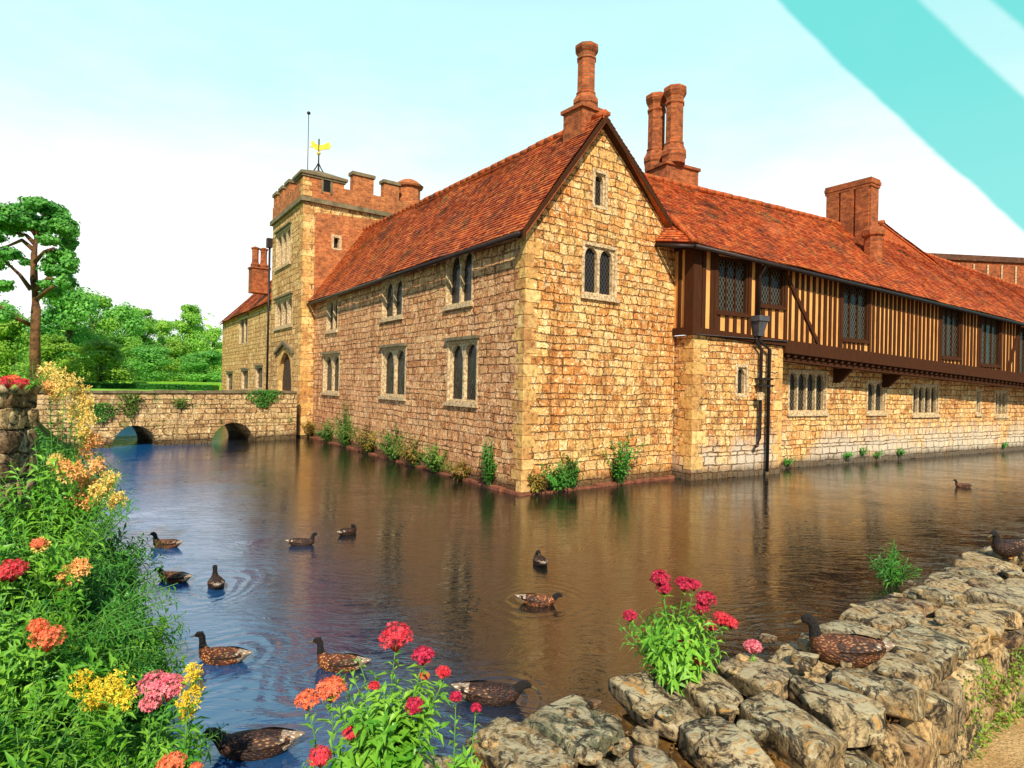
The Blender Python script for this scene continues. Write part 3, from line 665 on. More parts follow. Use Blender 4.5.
# ---- far range beyond the tower
fw = thing('far_range', FL.P(-LEN-TWd, 0), 'plain yellow stone range with dark red roof, furthest left beyond the gatehouse tower', 'building')
uf1 = FL.uv(222, 360)[0]; uf0 = -LEN-TWd
ef = FL.uv(222, 321)[1]; en = FL.uv(268, 299)[1]
wf = [FL.box(239, 317, 248, 344), FL.box(226.5, 372, 233, 391), FL.box(241.5, 369, 248.5, 390), FL.box(255.5, 366, 263, 389)]
w = MB(); wall(w, FL, [(uf1, ef), (uf0, en)], -0.7, wf); w.build('side_wall', M['stone_t'], fw)
for b in wf: window(FL, b, 2 if b is wf[0] else 1, fw, arched=False, bord=0.12, hood=True, sill=False)
dw = 6.0
def FPt(u, v, off): return V((FL.o.x, FL.o.y, 0))-FL.u*(-u)+Gd*off+V((0, 0, v))
w = MB(); FE = Fr(FPt(uf1, 0, dw), -Gd); rz = 2.9+en
wall(w, FE, [(0, ef), (dw/2, rz), (dw, ef)], -0.7, []); FE2 = Fr(FPt(uf0, 0, dw), Ld); wall(w, FE2, [(0, en), (uf0-uf1, ef)], -.7, []); w.build('end_wall', M['stone_t'], fw)
w = MB(); tiles(w, FPt(uf1-.25, ef-.25, -.28), FPt(uf0, en-.25, -.28), FPt(uf0, rz, dw/2), FPt(uf1-.25, rz, dw/2), seed=8, tw=.22, th=.18)
tiles(w, FPt(uf1-.25, ef-.25, dw+.28), FPt(uf0, en-.25, dw+.28), FPt(uf0, rz, dw/2), FPt(uf1-.25, rz, dw/2), seed=9, tw=.3, th=.25)
ridge(w, FPt(uf1-.25, rz, dw/2), FPt(uf0, rz, dw/2)); fr_ = w.build('roof', M['tile'], fw)
yq = 40.0; cq = atdepth(259.5, 262, yq); zt_ = atdepth(259.5, 248, yq).z; zb_ = atdepth(259.5, 268, yq).z
chimney(fr_, cq, Gang, (1.1, .8), rz-2.2, zb_, [(-.26, 0), (.26, 0)], .2, zt_)

# ---- timbered wing
WL = 42.0
tm = thing('timbered_wing', FT.P(0, 0), 'half timbered wing with striped ochre walls, jettied over stone ground floor, right of the gable', 'building')
e0 = FT.uv(689, 239)[1]; sx, sz = FT.uv(1024, 321); es = (sz-e0)/sx
j0s, j0 = FT.uv(782, 361); j1s, j1 = FT.uv(1024, 389); js = (j1-j0)/(j1s-j0s)
u0s, u0 = FT.uv(782, 345); 
def ev_(s): return e0+es*min(s, 30)
bt = FT.uv(691, 333)[1]
def jv(s): return bt-0.02+js*min(s, 30)*1.0       # bottom of the framing
tws = [FT.box(717, 258, 747.5, 313), FT.box(760, 267, 784, 306), FT.box(842, 284, 868, 340), FT.box(941.5, 305, 960, 357.5), FT.box(980.5, 316, 999.5, 365), FT.box(1019, 328, 1037, 374)]
w = MB(); wall(w, FT, [(0, ev_(0)), (30, ev_(30)), (WL, ev_(30))], [(0, jv(0)), (30, jv(30)), (WL, jv(30))], tws, rd=.15)
FS = Fr(Dc+Tb*1.6, -Tb)
usr = 1.6
wall(w, FS, [(0, ev_(0)), (usr, ev_(0))], jv(0), [])
w.build('plaster_infill', M['plaster'], tm)
fr = MB()
def stud(s, v0, v1, wd_=0.11, pr_=.035):
    if v1-v0 < .05: return
    fr.box(FT, s-wd_/2, s+wd_/2, v0, v1, -.02, pr_+R.uniform(-.006, .006))
s = 0.42; k = 0
while s < WL-1:
    wd_ = R.uniform(.11, .165); top_, bo_ = ev_(s)-.02, jv(s)+.02
    hit = [b for b in tws if b[0]-.10 < s < b[2]+.10]
    if hit:
        b = hit[0]; stud(s, b[3]+.06, top_, wd_); 
        if b[0]+.05 < s < b[2]-.05: stud(s, bo_, b[1]-.08, wd_)
    else: stud(s, bo_, top_, wd_)
    s += 0.285*R.uniform(.9, 1.1) if s > 4.6 else 0.33*R.uniform(.9, 1.1)
# window jamb posts, sole plate and wall plate in short lengths
for b in tws:
    for x in (b[0]-.07, b[2]+.07): fr.box(FT, x-.07, x+.07, jv(x)+.02, ev_(x)-.02, -.02, .05)
n = 24
for k in range(n):
    a = WL*k/n; b = WL*(k+1)/n
    for fn, t_, pr_ in ((lambda q: jv(q), .20, .07), (lambda q: ev_(q)-.22, .20, .06)):
        fr.hexa([FT.P(a, fn(a), pr_), FT.P(b, fn(b), pr_), FT.P(b, fn(b), -.02), FT.P(a, fn(a), -.02), FT.P(a, fn(a)+t_, pr_), FT.P(b, fn(b)+t_, pr_), FT.P(b, fn(b)+t_, -.02), FT.P(a, fn(a)+t_, -.02)])
fr.box(FS, 0, usr-.15, jv(0)-.01, jv(0)+.2, -.02, .07); fr.box(FS, 0, usr-.15, ev_(0)-.22, ev_(0)-.02, -.02, .06)
fr.box(FS, usr-.95, usr-.78, jv(0)+.2, ev_(0)-.2, -.02, .05); fr.box(FS, usr-.55, usr-.44, jv(0)+.2, ev_(0)-.2, -.02, .05)
fr.build('timber_frame', M['timber'], tm)
g = MB(); g.box(FT, -.06, .26, jv(0)-.02, ev_(0)-.02, -.28, .085); g.build('corner_post', M['timber'], tm)
def brace(p, q_, w_=.16):
    a = FT.uv(*p); b = FT.uv(*q_); g = MB(); P = FT.P
    g.hexa([P(a[0]-w_/2, a[1], .075), P(a[0]+w_/2, a[1], .075), P(a[0]+w_/2, a[1], .0), P(a[0]-w_/2, a[1], .0), P(b[0]-w_/2, b[1], .075), P(b[0]+w_/2, b[1], .075), P(b[0]+w_/2, b[1], 0), P(b[0]-w_/2, b[1], 0)][4:] + [P(a[0]-w_/2, a[1], .075), P(a[0]+w_/2, a[1], .075), P(a[0]+w_/2, a[1], .0), P(a[0]-w_/2, a[1], .0)])
    g.build('brace', M['timber'], tm)
brace((784, 273), (819, 348)); brace((1018, 330), (1004, 381))
for b in tws: window(FT, b, 3 if b[2]-b[0] > 1.2 else 2, tm, arched=False, rd=.15, bord=.07, glass='glass_d', fm='timber', mull=.05, sill=True)
# jetty
BE = FT.uv(782, 420)[0]
rec = 0.85
g = MB()
for k in range(n):
    a = BE+(WL-BE)*k/n; b = BE+(WL-BE)*(k+1)/n
    for (t0_, t1_, f0, f1) in ((-.22, -.002, -.02, .10), (-.47, -.33, -.30, -.06)):
        g.hexa([FT.P(a, jv(a)+t0_, f1), FT.P(b, jv(b)+t0_, f1), FT.P(b, jv(b)+t0_, f0), FT.P(a, jv(a)+t0_, f0), FT.P(a, jv(a)+t1_, f1), FT.P(b, jv(b)+t1_, f1), FT.P(b, jv(b)+t1_, f0), FT.P(a, jv(a)+t1_, f0)])
g.build('bressumer', M['timber'], tm)
g = MB(); s = BE+.15
while s < WL-.5:
    g.box(FT, s, s+.12, jv(s)-.33, jv(s)-.222, -rec, .04); s += .36
g.build('jetty_joists', M['timber'], tm)
g = MB(); 
for k in range(n):
    a = BE+(WL-BE)*k/n; b = BE+(WL-BE)*(k+1)/n
    g.hexa([FT.P(a, jv(a)-.27, -.03), FT.P(b, jv(b)-.27, -.03), FT.P(b, jv(b)-.27, -rec), FT.P(a, jv(a)-.27, -rec), FT.P(a, jv(a)-.1, -.03), FT.P(b, jv(b)-.1, -.03), FT.P(b, jv(b)-.1, -rec), FT.P(a, jv(a)-.1, -rec)])
g.build('jetty_floor', M['timber'], tm)
for px in (856, 905):
    a = FT.uv(px, 372)[0]; g = MB(); zt2 = jv(a)-.46
    g.hexa([FT.P(a, zt2-.5, -rec+.18), FT.P(a+.16, zt2-.5, -rec+.18), FT.P(a+.16, zt2-.5, -rec), FT.P(a, zt2-.5, -rec), FT.P(a, zt2+.01, -.15), FT.P(a+.16, zt2+.01, -.15), FT.P(a+.16, zt2+.01, -rec), FT.P(a, zt2+.01, -rec)])
    g.build('bracket', M['timber'], tm)
# bay under the left end
wb = [FT.box(736, 364, 749.5, 397)]
BY = MB(); bt2 = jv(0)-.02
wall(BY, FT, [(.1, bt2), (BE, jv(BE)-.02)], -.7, wb, d=-.03)
FBs = Fr(FT.P(.1, 0)+Tb*1.6, -Tb); wall(BY, FBs, [(0, bt2), (1.57, bt2)], -.7, [])
FBe = Fr(FT.P(BE, 0, -.03), Tb); wall(BY, FBe, [(0, jv(BE)-.02), (rec, jv(BE)-.02)], -.7, [])
bay = BY.build('stone_bay', M['stone_r'], tm)
window(FT, wb[0], 1, bay, bord=.10, wd=-.03, sill=False)
q = MB(); quoins(q, (FBs, 1.57, -1), (Fr(FT.P(.1, 0, -.03), Td), 0, 1), .3, bt2-.05, big=.5, small=.3, h=.34); q.build('quoins', M['quoin'], bay); q = MB(); quoins(q, (Fr(FT.P(0, 0, -.03), Td), BE, -1), (None, 0, 1), .3, jv(BE)-.1, big=.4, small=.22, h=.34); q.build('quoins', M['quoin'], bay)
q = MB(); q.box(FT, .05, BE+.05, bt2-.0, bt2+.015, -.1, .13); q.build('ledge', M['lead'], bay)
# recessed stone wall
FW = Fr(FT.P(0, 0, -rec), Td)
wr = [FW.box(788, 370, 827, 413), FW.box(866.5, 380, 886, 413), FW.box(912, 384, 939, 415), FW.box(975.5, 389, 981, 414), FW.box(994.5, 390, 1008, 416)]
w = MB(); wall(w, FW, [(BE, jv(BE)-.2), (30, jv(30)-.2), (WL, jv(30)-.2)], -.7, wr); w.build('ground_floor_wall', M['stone_r'], tm)
for b, k in zip(wr, (4, 2, 4, 1, 3)): window(FW, b, k, tm, bord=.08, mull=.07, glass='glass_d', sill=True)
# end and back walls
g = MB(); Fe = Fr(FT.P(WL, 0), Tb); wall(g, Fe, [(0, 5), (3, 8.2), (6.2, 5)], -.7, []); Fe = Fr(FT.P(WL, 0)+Tb*6.2, -Td); wall(g, Fe, [(0, 5), (WL-6, 6.5)], -.7, []); g.build('end_wall', M['stone_r'], tm)
# roof
RB = 3.0
FRg = Fr(FT.P(0, 0, -RB), Td)
r0 = FRg.uv(698, 189); r1 = FRg.uv(829, 221); r2 = FRg.uv(1024, 289)
rz_ = lambda s: (r0[1]+(r1[1]-r0[1])*(s-r0[0])/(r1[0]-r0[0])) if s < r1[0] else r1[1]+(r2[1]-r1[1])*(min(s, 40)-r1[0])/(r2[0]-r1[0])
def eo(s, d=.38): return FT.P(s, ev_(s)-.20, d)
def rp(s): return FRg.P(s, rz_(s))
w = MB()
pk = FG.uv(671, 217); Pk = FG.P(pk[0], pk[1], .02)
E0 = FT.P(-.36, ev_(0)-.18, .38)
E1g = FG.uv(655, 241); E1 = FG.P(E1g[0], E1g[1], .02)
rs = -0.6
# main slope from the hip to the far end
tiles(w, E0, eo(r1[0]), rp(r1[0]), FRg.P(rs, rz_(rs)), seed=21, sag=.05)
tiles(w, eo(r1[0]), eo(30), rp(30), rp(r1[0]), seed=22)
tiles(w, eo(30), FT.P(WL+.3, ev_(30)-.2, .38), FRg.P(WL+.3, rz_(WL)), rp(30), seed=23, tw=.3, th=.3)
tiles(w, E1, E0, Pk+V((0.05, 0, 0.02)), Pk, seed=24, tw=.16, th=.13)
tiles(w, FT.P(4, 6.2, -6.5), FT.P(WL, 5.4, -6.5), FRg.P(WL, rz_(WL)-.01), FRg.P(4, rz_(4)-.01), seed=25, tw=.4, th=.4)
ridge(w, FRg.P(rs, rz_(rs)), rp(r1[0])); ridge(w, rp(r1[0]), rp(32)); ridge(w, E0+V((0, 0, .02)), Pk, .08)
tr = w.build('roof', M['tile'], tm)
g = MB()
g.tube([FT.P(-.36, ev_(0)-.30, .42)]+[FT.P(s, ev_(s)-.32, .42) for s in (5, 10, 15, 20, 25, 30)]+[FT.P(WL, ev_(30)-.32, .42)], .07, 8)
g.tube([E1-V((0, 0, .12)), E0-V((0, 0, .12))], .06, 8)
g.build('gutter', M['iron'], tr)
g = MB()
for k in range(n):
    a = -.3+(WL+.3)*k/n; b = -.3+(WL+.3)*(k+1)/n
    g.poly([FT.P(a, ev_(a)-.30, .38), FT.P(b, ev_(b)-.30, .38), FT.P(b, ev_(b)-.02, 0.03), FT.P(a, ev_(a)-.02, .03)])
g.build('eaves_board', M['timber'], tr)
# rear cross roof behind the slab chimney
yk = 28.5; K = atdepth(884, 222, yk); kb = atdepth(945, 262, yk); ka = atdepth(812, 262, yk)
bk = V((Tb.x, Tb.y, 0)); fwd = -bk
w = MB()
K0 = K+fwd*0.0; 
tiles(w, kb-V((0, 0, .5))+V((.6, .3, 0)), kb+bk*7-V((0, 0, .5))+V((.6, .3, 0)), K+bk*7, K, seed=31)
tiles(w, ka-V((0, 0, .5)), ka+bk*7-V((0, 0, .5)), K+bk*7, K, seed=32)
w.poly([kb+V((.6, .3, -.7)), ka-V((0, 0, .7)), K-V((0, 0, .1))])
ridge(w, K, K+bk*7); w.build('rear_roof', M['tile'], tm)
# twin chimney
def zpix(px, py, y): return atdepth(px, py, y).z
cx = atdepth(673, 180, 22.1); cx.z = 0; ftw = Fr(cx, Td); q1 = atdepth(657, 100, 22.3); q2 = atdepth(675, 100, 21.7)
c2 = chimney(tr, cx, Tang, (1.5, .95), rz_(r0[0])-1.8, zpix(680, 169, cx.y), [((q1-cx).dot(ftw.u), (q1-cx).dot(ftw.n)), ((q2-cx).dot(ftw.u), (q2-cx).dot(ftw.n))], .315, zpix(667, 93, cx.y))
# slab chimney
yk = 25.2; cor = atdepth(871, 200, yk); Ff = Fr(cor+Ld*1.85, -Ld); zt3 = zpix(871, 177, yk)
m = MB(); m.box(Ff, 0, 1.85, 8.3, zt3-.35, -.62, 0)
for a in (0, .62, 1.24):
    m.box(Ff, a+.03, a+.55, 8.6, zt3-.35, 0.002, .07)
c3 = m.build('chimney', M['brick'], tr)
m = MB(); m.box(Ff, -.03, 1.89, zt3-.35, zt3-.24, -.66, .08); m.box(Ff, -.05, 1.92, zt3-.24, zt3-.1, -.69, .1); m.box(Ff, -.03, 1.89, zt3-.1, zt3, -.66, .08); m.build('chimney_cap', M['brick'], c3)
m = MB(); sc_ = atdepth(873, 240, 24.4); m.lathe(sc_, [(.34, sc_.z-1.2), (.33, sc_.z+.1), (.42, sc_.z+.16), (.42, sc_.z+.34), (.3, sc_.z+.5), (.22, sc_.z+.52)], 8); m.build('chimney_stub', M['brick'], tr)
# rainwater pipes on the bay
PF = FT; g = MB()
a = PF.uv(758.5, 320, .15)[0]; b1 = PF.uv(760.5, 400, .12)[0]; b2 = PF.uv(768.5, 400, .12)[0]
zh = PF.uv(758, 318, .15)[1]; zl = PF.uv(758, 336, .15)[1]
g.tube([PF.P(a, ev_(a)-.3, .42), PF.P(a, ev_(a)-.5, .30), PF.P(a, ev_(a)-.7, .16), PF.P(a, zh, .16)], .05, 8)
g.tube([PF.P(a-.06, zl, .14), PF.P(a-.06, zl-.15, .14), PF.P(b1, zl-.4, .12), PF.P(b1, PF.uv(760, 438, .12)[1], .12), PF.P(b1-.12, PF.uv(760, 445, .12)[1], .14), PF.P(b1-.25, PF.uv(760, 446, .12)[1], .18)], .05, 8)
g.tube([PF.P(a+.06, zl, .14), PF.P(a+.06, zl-.12, .14), PF.P(b2, zl-.4, .12), PF.P(b2, .12, .12)], .055, 8)
for zz_ in (PF.uv(765, 379, .1)[1], PF.uv(765, 386, .1)[1]): g.box(PF, b1-.12, b2+.12, zz_-.03, zz_+.03, -.02, .2)
dp = g.build('downpipe', M['iron'], tm)
g = MB(); P = PF.P
g.hexa([P(a-.10, zl, .24), P(a+.12, zl, .24), P(a+.12, zl, .08), P(a-.10, zl, .08), P(a-.2, zh-.1, .34), P(a+.2, zh-.1, .34), P(a+.2, zh-.1, .07), P(a-.2, zh-.1, .07)])
g.box(PF, a-.23, a+.23, zh-.1, zh+.06, .07, .37); g.build('hopper', M['lead'], dp)
g = MB(); p_ = PF.uv(760, 396, .2); g.box(PF, p_[0]-.12, p_[0]+.06, p_[1]-.12, p_[1]+.12, .19, .26); g.build('lamp', M['frame'], dp)

# ---- brick range behind on the right
yb = 39.0
b0 = atdepth(925, 252, yb); 
Fk = Fr((b0.x-3, b0.y), (1, .12))
bk_ = thing('brick_range', Fk.P(6, 0), 'long dark brick range with pale mullions seen above the roof at the far right', 'building')
zt4 = zpix(980, 253, yb)
g = MB(); g.box(Fk, 0, 26, -.6, zt4-.35, -5, 0); g.build('wall', M['brick'], bk_)
g = MB(); g.box(Fk, -.1, 26.1, zt4-.35, zt4, -5.1, .15); g.build('parapet', M['brick_d'], bk_)
for px in (958, 973, 987, 1001, 1015, 1030):
    u = Fk.uv(px, 270)[0]; g = MB(); g.box(Fk, u-.05, u+.05, zt4-2.1, zt4-.55, .002, .08); g.build('pilaster', M['frame'], bk_)

# ------------------------------------------------------------------ bridge
B0 = water(296, 439); B1 = water(104, 448)
bd = V((B0.x-B1.x, B0.y-B1.y, 0)).normalized(); LB = (B0-B1).length
FBr = Fr(V((B1.x, B1.y, 0)), bd)                     # u from left bank towards the tower; outward = towards the camera
br = thing('stone_bridge', FBr.P(LB/2, 0), 'low stone bridge with two round arches crossing the moat to the gatehouse', 'bridge')
EX = -6.5
bz0 = FBr.uv(110, 393)[1]; bz1 = FBr.uv(290, 393)[1]
def barch(px0, px1, pyt):
    a = FBr.uv(px0, 440)[0]; b = FBr.uv(px1, 440)[0]; zt_a = FBr.uv((px0+px1)/2, pyt)[1]; return a, b, zt_a
arcs = [barch(111, 157, 425.5), barch(211, 254, 422.5)]
w = MB(); Wd = 3.2
def abot(u):
    for a, b, z in arcs:
        if a < u < b:
            c = (a+b)/2; r = (b-a)/2; return -.1+(z+.1)*math.sqrt(max(0, 1-((u-c)/r)**2))
    return -.7
us = sorted(set([EX, LB]+[u for a, b, z in arcs for u in [a+(b-a)*(1-math.cos(PI*k/20))/2 for k in range(21)]]+[EX+(LB-EX)*k/20 for k in range(21)]))
tz = lambda u: bz0+(bz1-bz0)*u/LB
for dd in (0.0, -Wd):
    for a, b in zip(us, us[1:]):
        m_ = (a+b)/2; ins = abot(m_) > -.69
        za, zb2 = (abot(a) if abot(a) > -.69 else -.1, abot(b) if abot(b) > -.69 else -.1) if ins else (-.7, -.7)
        w.poly([FBr.P(a, za, dd), FBr.P(b, zb2, dd), FBr.P(b, tz(b), dd), FBr.P(a, tz(a), dd)])
        if ins and dd == 0: w.poly([FBr.P(a, za, 0), FBr.P(b, zb2, 0), FBr.P(b, zb2, -Wd), FBr.P(a, za, -Wd)])
        if dd == 0:
            w.poly([FBr.P(a, tz(a)-.02, -.35), FBr.P(b, tz(b)-.02, -.35), FBr.P(b, tz(b)-.02, 0), FBr.P(a, tz(a)-.02, 0)])
            w.poly([FBr.P(a, tz(a)-.7, -.35), FBr.P(b, tz(b)-.7, -.35), FBr.P(b, tz(b)-.7, -Wd), FBr.P(a, tz(a)-.7, -Wd)])
w.build('bridge_wall', M['stone_b'], br)
g = MB(); u = EX
while u < LB-.05:
    e = min(LB-.02, u+R.uniform(.45, .8)); g.box(FBr, u+.008, e-.008, tz(u)-.0, tz(u)+R.uniform(.08, .13), -.42, .06); u = e
g.build('coping', M['capstone'], br)
for a, b, z in arcs:
    g = MB(); c = (a+b)/2; r = (b-a)/2; N = 15
    for k in range(N):
        t1, t2 = PI*(k+.06)/N, PI*(k+.94)/N
        def q_(t, f, d): return FBr.P(c-math.cos(t)*r*f, -.1+(z+.1)*math.sin(t)*(f if f == 1 else 1+(.26/(z+.1))), d)
        f = 1+.26/r
        g.hexa([q_(t1, 1, .03), q_(t2, 1, .03), q_(t2, 1, -.1), q_(t1, 1, -.1), q_(t1, f, .03), q_(t2, f, .03), q_(t2, f, -.1), q_(t1, f, -.1)])
    g.build('arch_ring', M['stone_b'], br)

# ------------------------------------------------------------------ setting: water and land
DUCKS = [  # px, py(waterline), heading deg (0 = +x/right), scale, pose, label
    (166, 547, 172, .96, 'up', 'brown duck swimming left, furthest back of the ducks on the left water'),
    (174, 581, 165, .95, 'low', 'brown duck swimming left beside the green bush, head half hidden by leaves'),
    (216, 586, 120, .92, 'up', 'small dark duck with upright neck, seen from behind on blue water'),
    (302, 545, 10, .85, 'up', 'dark brown duck facing right in the tower reflection'),
    (348, 534, 60, .85, 'tuck', 'very dark duck with hunched back, furthest away beside the left range reflection'),
    (222, 661, 176, .98, 'tall', 'brown duck with tall dark neck and white tail on open blue water'),
    (340, 668, 172, .98, 'tall', 'mottled duck with black head swimming left above the red flowers'),
    (255, 752, 188, 1.12, 'low', 'large dark duck with low head near the bottom edge'),
    (540, 564, 100, .95, 'tuck', 'dark hunched duck in the brown reflection below the gable corner'),
    (538, 604, -6, .92, 'low', 'reddish brown duck with white tail facing right, middle of the moat'),
    (490, 700, -4, 1.08, 'low', 'dark duck with black head swimming right just behind the stone wall'),
    (963, 487, 170, .9, 'up', 'tiny pale duck far off near the right hand stone wall'),
]
dpos = []
for d in DUCKS:
    p = water(d[0], d[1]); dpos.append(p)
def water_mat():
    m, nt, out = newmat('moat_water'); p = geo(nt)
    wp = nd(nt, 'ShaderNodeVectorMath', {0: p, 1: vscale(nt, noi(nt, p, 0.5, 2, 0.5, True), (1.2, 1.2, 0))}, operation='ADD').outputs[0]
    a = noi(nt, vscale(nt, wp, (1.1, 2.6, 1)), 1.0, 3, 0.55)
    b = noi(nt, vscale(nt, wp, (2.6, 9.0, 1)), 1.3, 4, 0.6, dist=0.6)
    c = noi(nt, vscale(nt, wp, (7, 24, 1)), 1.3, 3, 0.6)
    rdg = ma(nt, 'ABSOLUTE', ma(nt, 'SUBTRACT', noi(nt, vscale(nt, wp, (1.7, 6.5, 1)), 1.3, 3, .55, dist=1.2), .5))
    h = ma(nt, 'ADD', ma(nt, 'MULTIPLY', a, 0.9), ma(nt, 'ADD', ma(nt, 'MULTIPLY', b, 0.55), ma(nt, 'MULTIPLY', c, 0.13)))
    h = ma(nt, 'SUBTRACT', h, ma(nt, 'MULTIPLY', rdg, 2.2))
    for i in (2, 5, 6, 7, 9, 10):
        q = dpos[i]
        dv = nd(nt, 'ShaderNodeVectorMath', {0: nd(nt, 'ShaderNodeVectorMath', {0: wp, 1: (q.x+.6, q.y+.6, 0)}, operation='SUBTRACT').outputs[0], 1: (1, .8, 0)}, operation='MULTIPLY').outputs[0]
        L_ = nd(nt, 'ShaderNodeVectorMath', {0: dv}, operation='LENGTH').outputs['Value']
        rg = ma(nt, 'SINE', ma(nt, 'MULTIPLY', L_, 42.0)); fo_ = mrange(nt, L_, .15, 1.1, .5, 0.0)
        h = ma(nt, 'ADD', h, ma(nt, 'MULTIPLY', rg, fo_))
    nrm = bump(nt, h, 0.0036, 1.0)
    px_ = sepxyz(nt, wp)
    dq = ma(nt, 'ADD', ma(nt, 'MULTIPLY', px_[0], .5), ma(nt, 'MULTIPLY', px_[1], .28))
    wc = mix(nt, mrange(nt, dq, -.9, 2.4), (0.008, 0.12, 0.34), (0.014, 0.012, 0.008))  # near-left blue: sky reflection painted into the water's body colour
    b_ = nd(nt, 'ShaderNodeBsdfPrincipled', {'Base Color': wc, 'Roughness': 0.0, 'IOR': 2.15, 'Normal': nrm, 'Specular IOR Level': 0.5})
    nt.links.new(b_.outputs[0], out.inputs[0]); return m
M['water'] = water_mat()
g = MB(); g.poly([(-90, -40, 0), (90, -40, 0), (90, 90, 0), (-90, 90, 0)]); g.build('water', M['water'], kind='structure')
g = MB(); g.poly([(-3000, -600, -.8), (3000, -600, -.8), (3000, 4000, -.8), (-3000, 4000, -.8)]); g.build('ground', M['bed'], kind='structure')
GZ = 1.72; GZ2 = 2.28
g = MB(); g.prism([(-2500, 50), (2500, 50), (2500, 3500), (-2500, 3500)], -.75, GZ2); 
g.prism([(-400, -200), (-24, -200), (-24, 12), (-19.5, 19), (-19.8, 26), (-22.6, 45), (-22.6, 49.99), (-400, 49.99)], -.75, GZ+.0); g.build('lawn', M['grass'], kind='structure')

# left bank (height field)
edge = [(-1.3, 2.4), (-1.9, 3.5), (-2.5, 4.7), (-4.45, 7.4), (-6.95, 10.2), (-9.3, 13.4), (-14.6, 21.0), (-19.0, 27)]
def edgex(y):
    if y <= edge[0][1]: return edge[0][0]+(edge[0][1]-y)*.2
    for a, b in zip(edge, edge[1:]):
        if y <= b[1]: return a[0]+(b[0]-a[0])*(y-a[1])/(b[1]-a[1])
    return edge[-1][0]
def bankz(x, y):
    d = edgex(y)-x
    if d < 0: return -.7
    k = min(1, d/2.6); k = k*k*(3-2*k)
    mx = 1.0+.75*min(1, max(0, (y-3)/6))
    return .12+k*mx+.10*noise.noise(V((x*1.3, y*1.3, 0)))*min(1, d*2)
g = MB(); NX, NY = 40, 70; vs = []; fs = []
for j in range(NY+1):
    y = -3+30*j/NY
    for i in range(NX+1):
        t = (i/NX)**1.6; x = edgex(y)+.001-t*24
        vs.append(V((x, y, bankz(x, y) if i else -.7)))
for j in range(NY):
    for i in range(NX):
        a = j*(NX+1)+i; fs.append((a, a+1, a+NX+2, a+NX+1))
g.mesh(vs, fs, 0, True); g.build('left_bank', M['bank'], kind='structure')

# ------------------------------------------------------------------ near stone wall
we = [(-1.4, 2.45), (-1.02, 2.92), (-.27, 3.36), (.42, 3.78), (1.65, 4.3), (3.25, 5.5), (5.6, 7.4), (9.5, 10.0), (15, 13.5)]   # water edge of the wall
ne = [(-1.2, 1.75), (-.6, 1.85), (.35, 2.45), (1.05, 2.85), (2.35, 3.62), (3.65, 4.75), (6.2, 6.5), (10.2, 8.9), (15.6, 12.4)]   # near edge
def interp(pts, t):
    f = t*(len(pts)-1); i = min(int(f), len(pts)-2); f -= i
    a, b = pts[i], pts[i+1]; return V((a[0]+(b[0]-a[0])*f, a[1]+(b[1]-a[1])*f, 0))
WT = .84
def wtop(t): return WT-.05*math.sin(t*9)
def rock(mb, c, size, rz=0., n=6, mi=0, seed=0, rough=.13, k=5.0, tilt=0.0):
    rr = random.Random(seed*31+5); pts = {}; fs = []; vs = []
    pls = []
    for ax in range(3):
        for sg in (-1, 1):
            nn = V((rr.uniform(-.16, .16), rr.uniform(-.16, .16), rr.uniform(-.12, .12))); nn[ax] = sg; pls.append((nn, rr.uniform(.9, 1.0)))
    for _ in range(7):
        nn = V((rr.choice((-1, 1))*rr.uniform(.3, 1), rr.choice((-1, 1))*rr.uniform(.3, 1), rr.choice((-1, 1, 0))*rr.uniform(.2, 1))); pls.append((nn.normalized(), rr.uniform(1.0, 1.3)))
    for _ in range(2):
        nn = V((rr.uniform(-.6, .6), rr.uniform(-.6, .6), 1)).normalized(); pls.append((nn, rr.uniform(.85, 1.0)))
    sv3 = V((size[0]/2, size[1]/2, size[2]/2))
    def gv(p):
        key = (round(p[0], 4), round(p[1], 4), round(p[2], 4))
        if key in pts: return pts[key]
        q = V(p); t = min(h/max(nn.dot(q), 1e-3) for nn, h in pls); q = q*min(t, 1.3)
        w = V((q.x*sv3.x, q.y*sv3.y, q.z*sv3.z))
        s2 = noise.noise(w*7+V((seed*1.7, 0, 0))); s3 = noise.noise(w*19+V((0, seed*2.3, 0)))
        s4 = noise.noise(V((w.x*4, w.y*4, w.z*26))+V((seed, 0, 0)))
        w = w*(1+rough*(.55*s2+.22*s3+.25*s4))
        w.rotate(Matrix.Rotation(tilt, 3, 'X')); w.rotate(Matrix.Rotation(rz, 3, 'Z'))
        vs.append(V(c)+w); pts[key] = len(vs)-1; return len(vs)-1
    n = int(n*1.5)
    for ax in range(3):
        for sg in (-1, 1):
            for i in range(n):
                for j in range(n):
                    cs = []
                    for (a, b) in ((i, j), (i+1, j), (i+1, j+1), (i, j+1)):
                        p = [0, 0, 0]; p[ax] = sg; p[(ax+1) % 3] = math.sin(PI/2*(-1+2*a/n)); p[(ax+2) % 3] = math.sin(PI/2*(-1+2*b/n)); cs.append(gv(p))
                    fs.append(tuple(cs) if sg > 0 else tuple(reversed(cs)))
    mb.mesh(vs, fs, mi, True)
dw_ = thing('dry_stone_wall', (1.6, 3.9, 0), 'rough grey and ochre rubble wall along the near edge of the moat', 'wall')
core = MB(); top = MB(); face = MB(); back = MB(); N = 60
cp = []
for k in range(N+1):
    a = interp(we, k/N); b = interp(ne, k/N); cp.append((a+(b-a)*.12, b+(a-b)*.12))
for (a, b), (c, d) in zip(cp, cp[1:]):
    core.hexa([b+V((0, 0, -.6)), d+V((0, 0, -.6)), c+V((0, 0, -.6)), a+V((0, 0, -.6)), b+V((0, 0, WT-.17)), d+V((0, 0, WT-.17)), c+V((0, 0, WT-.17)), a+V((0, 0, WT-.17))])
core.build('rubble_core', M['core'], dw_)
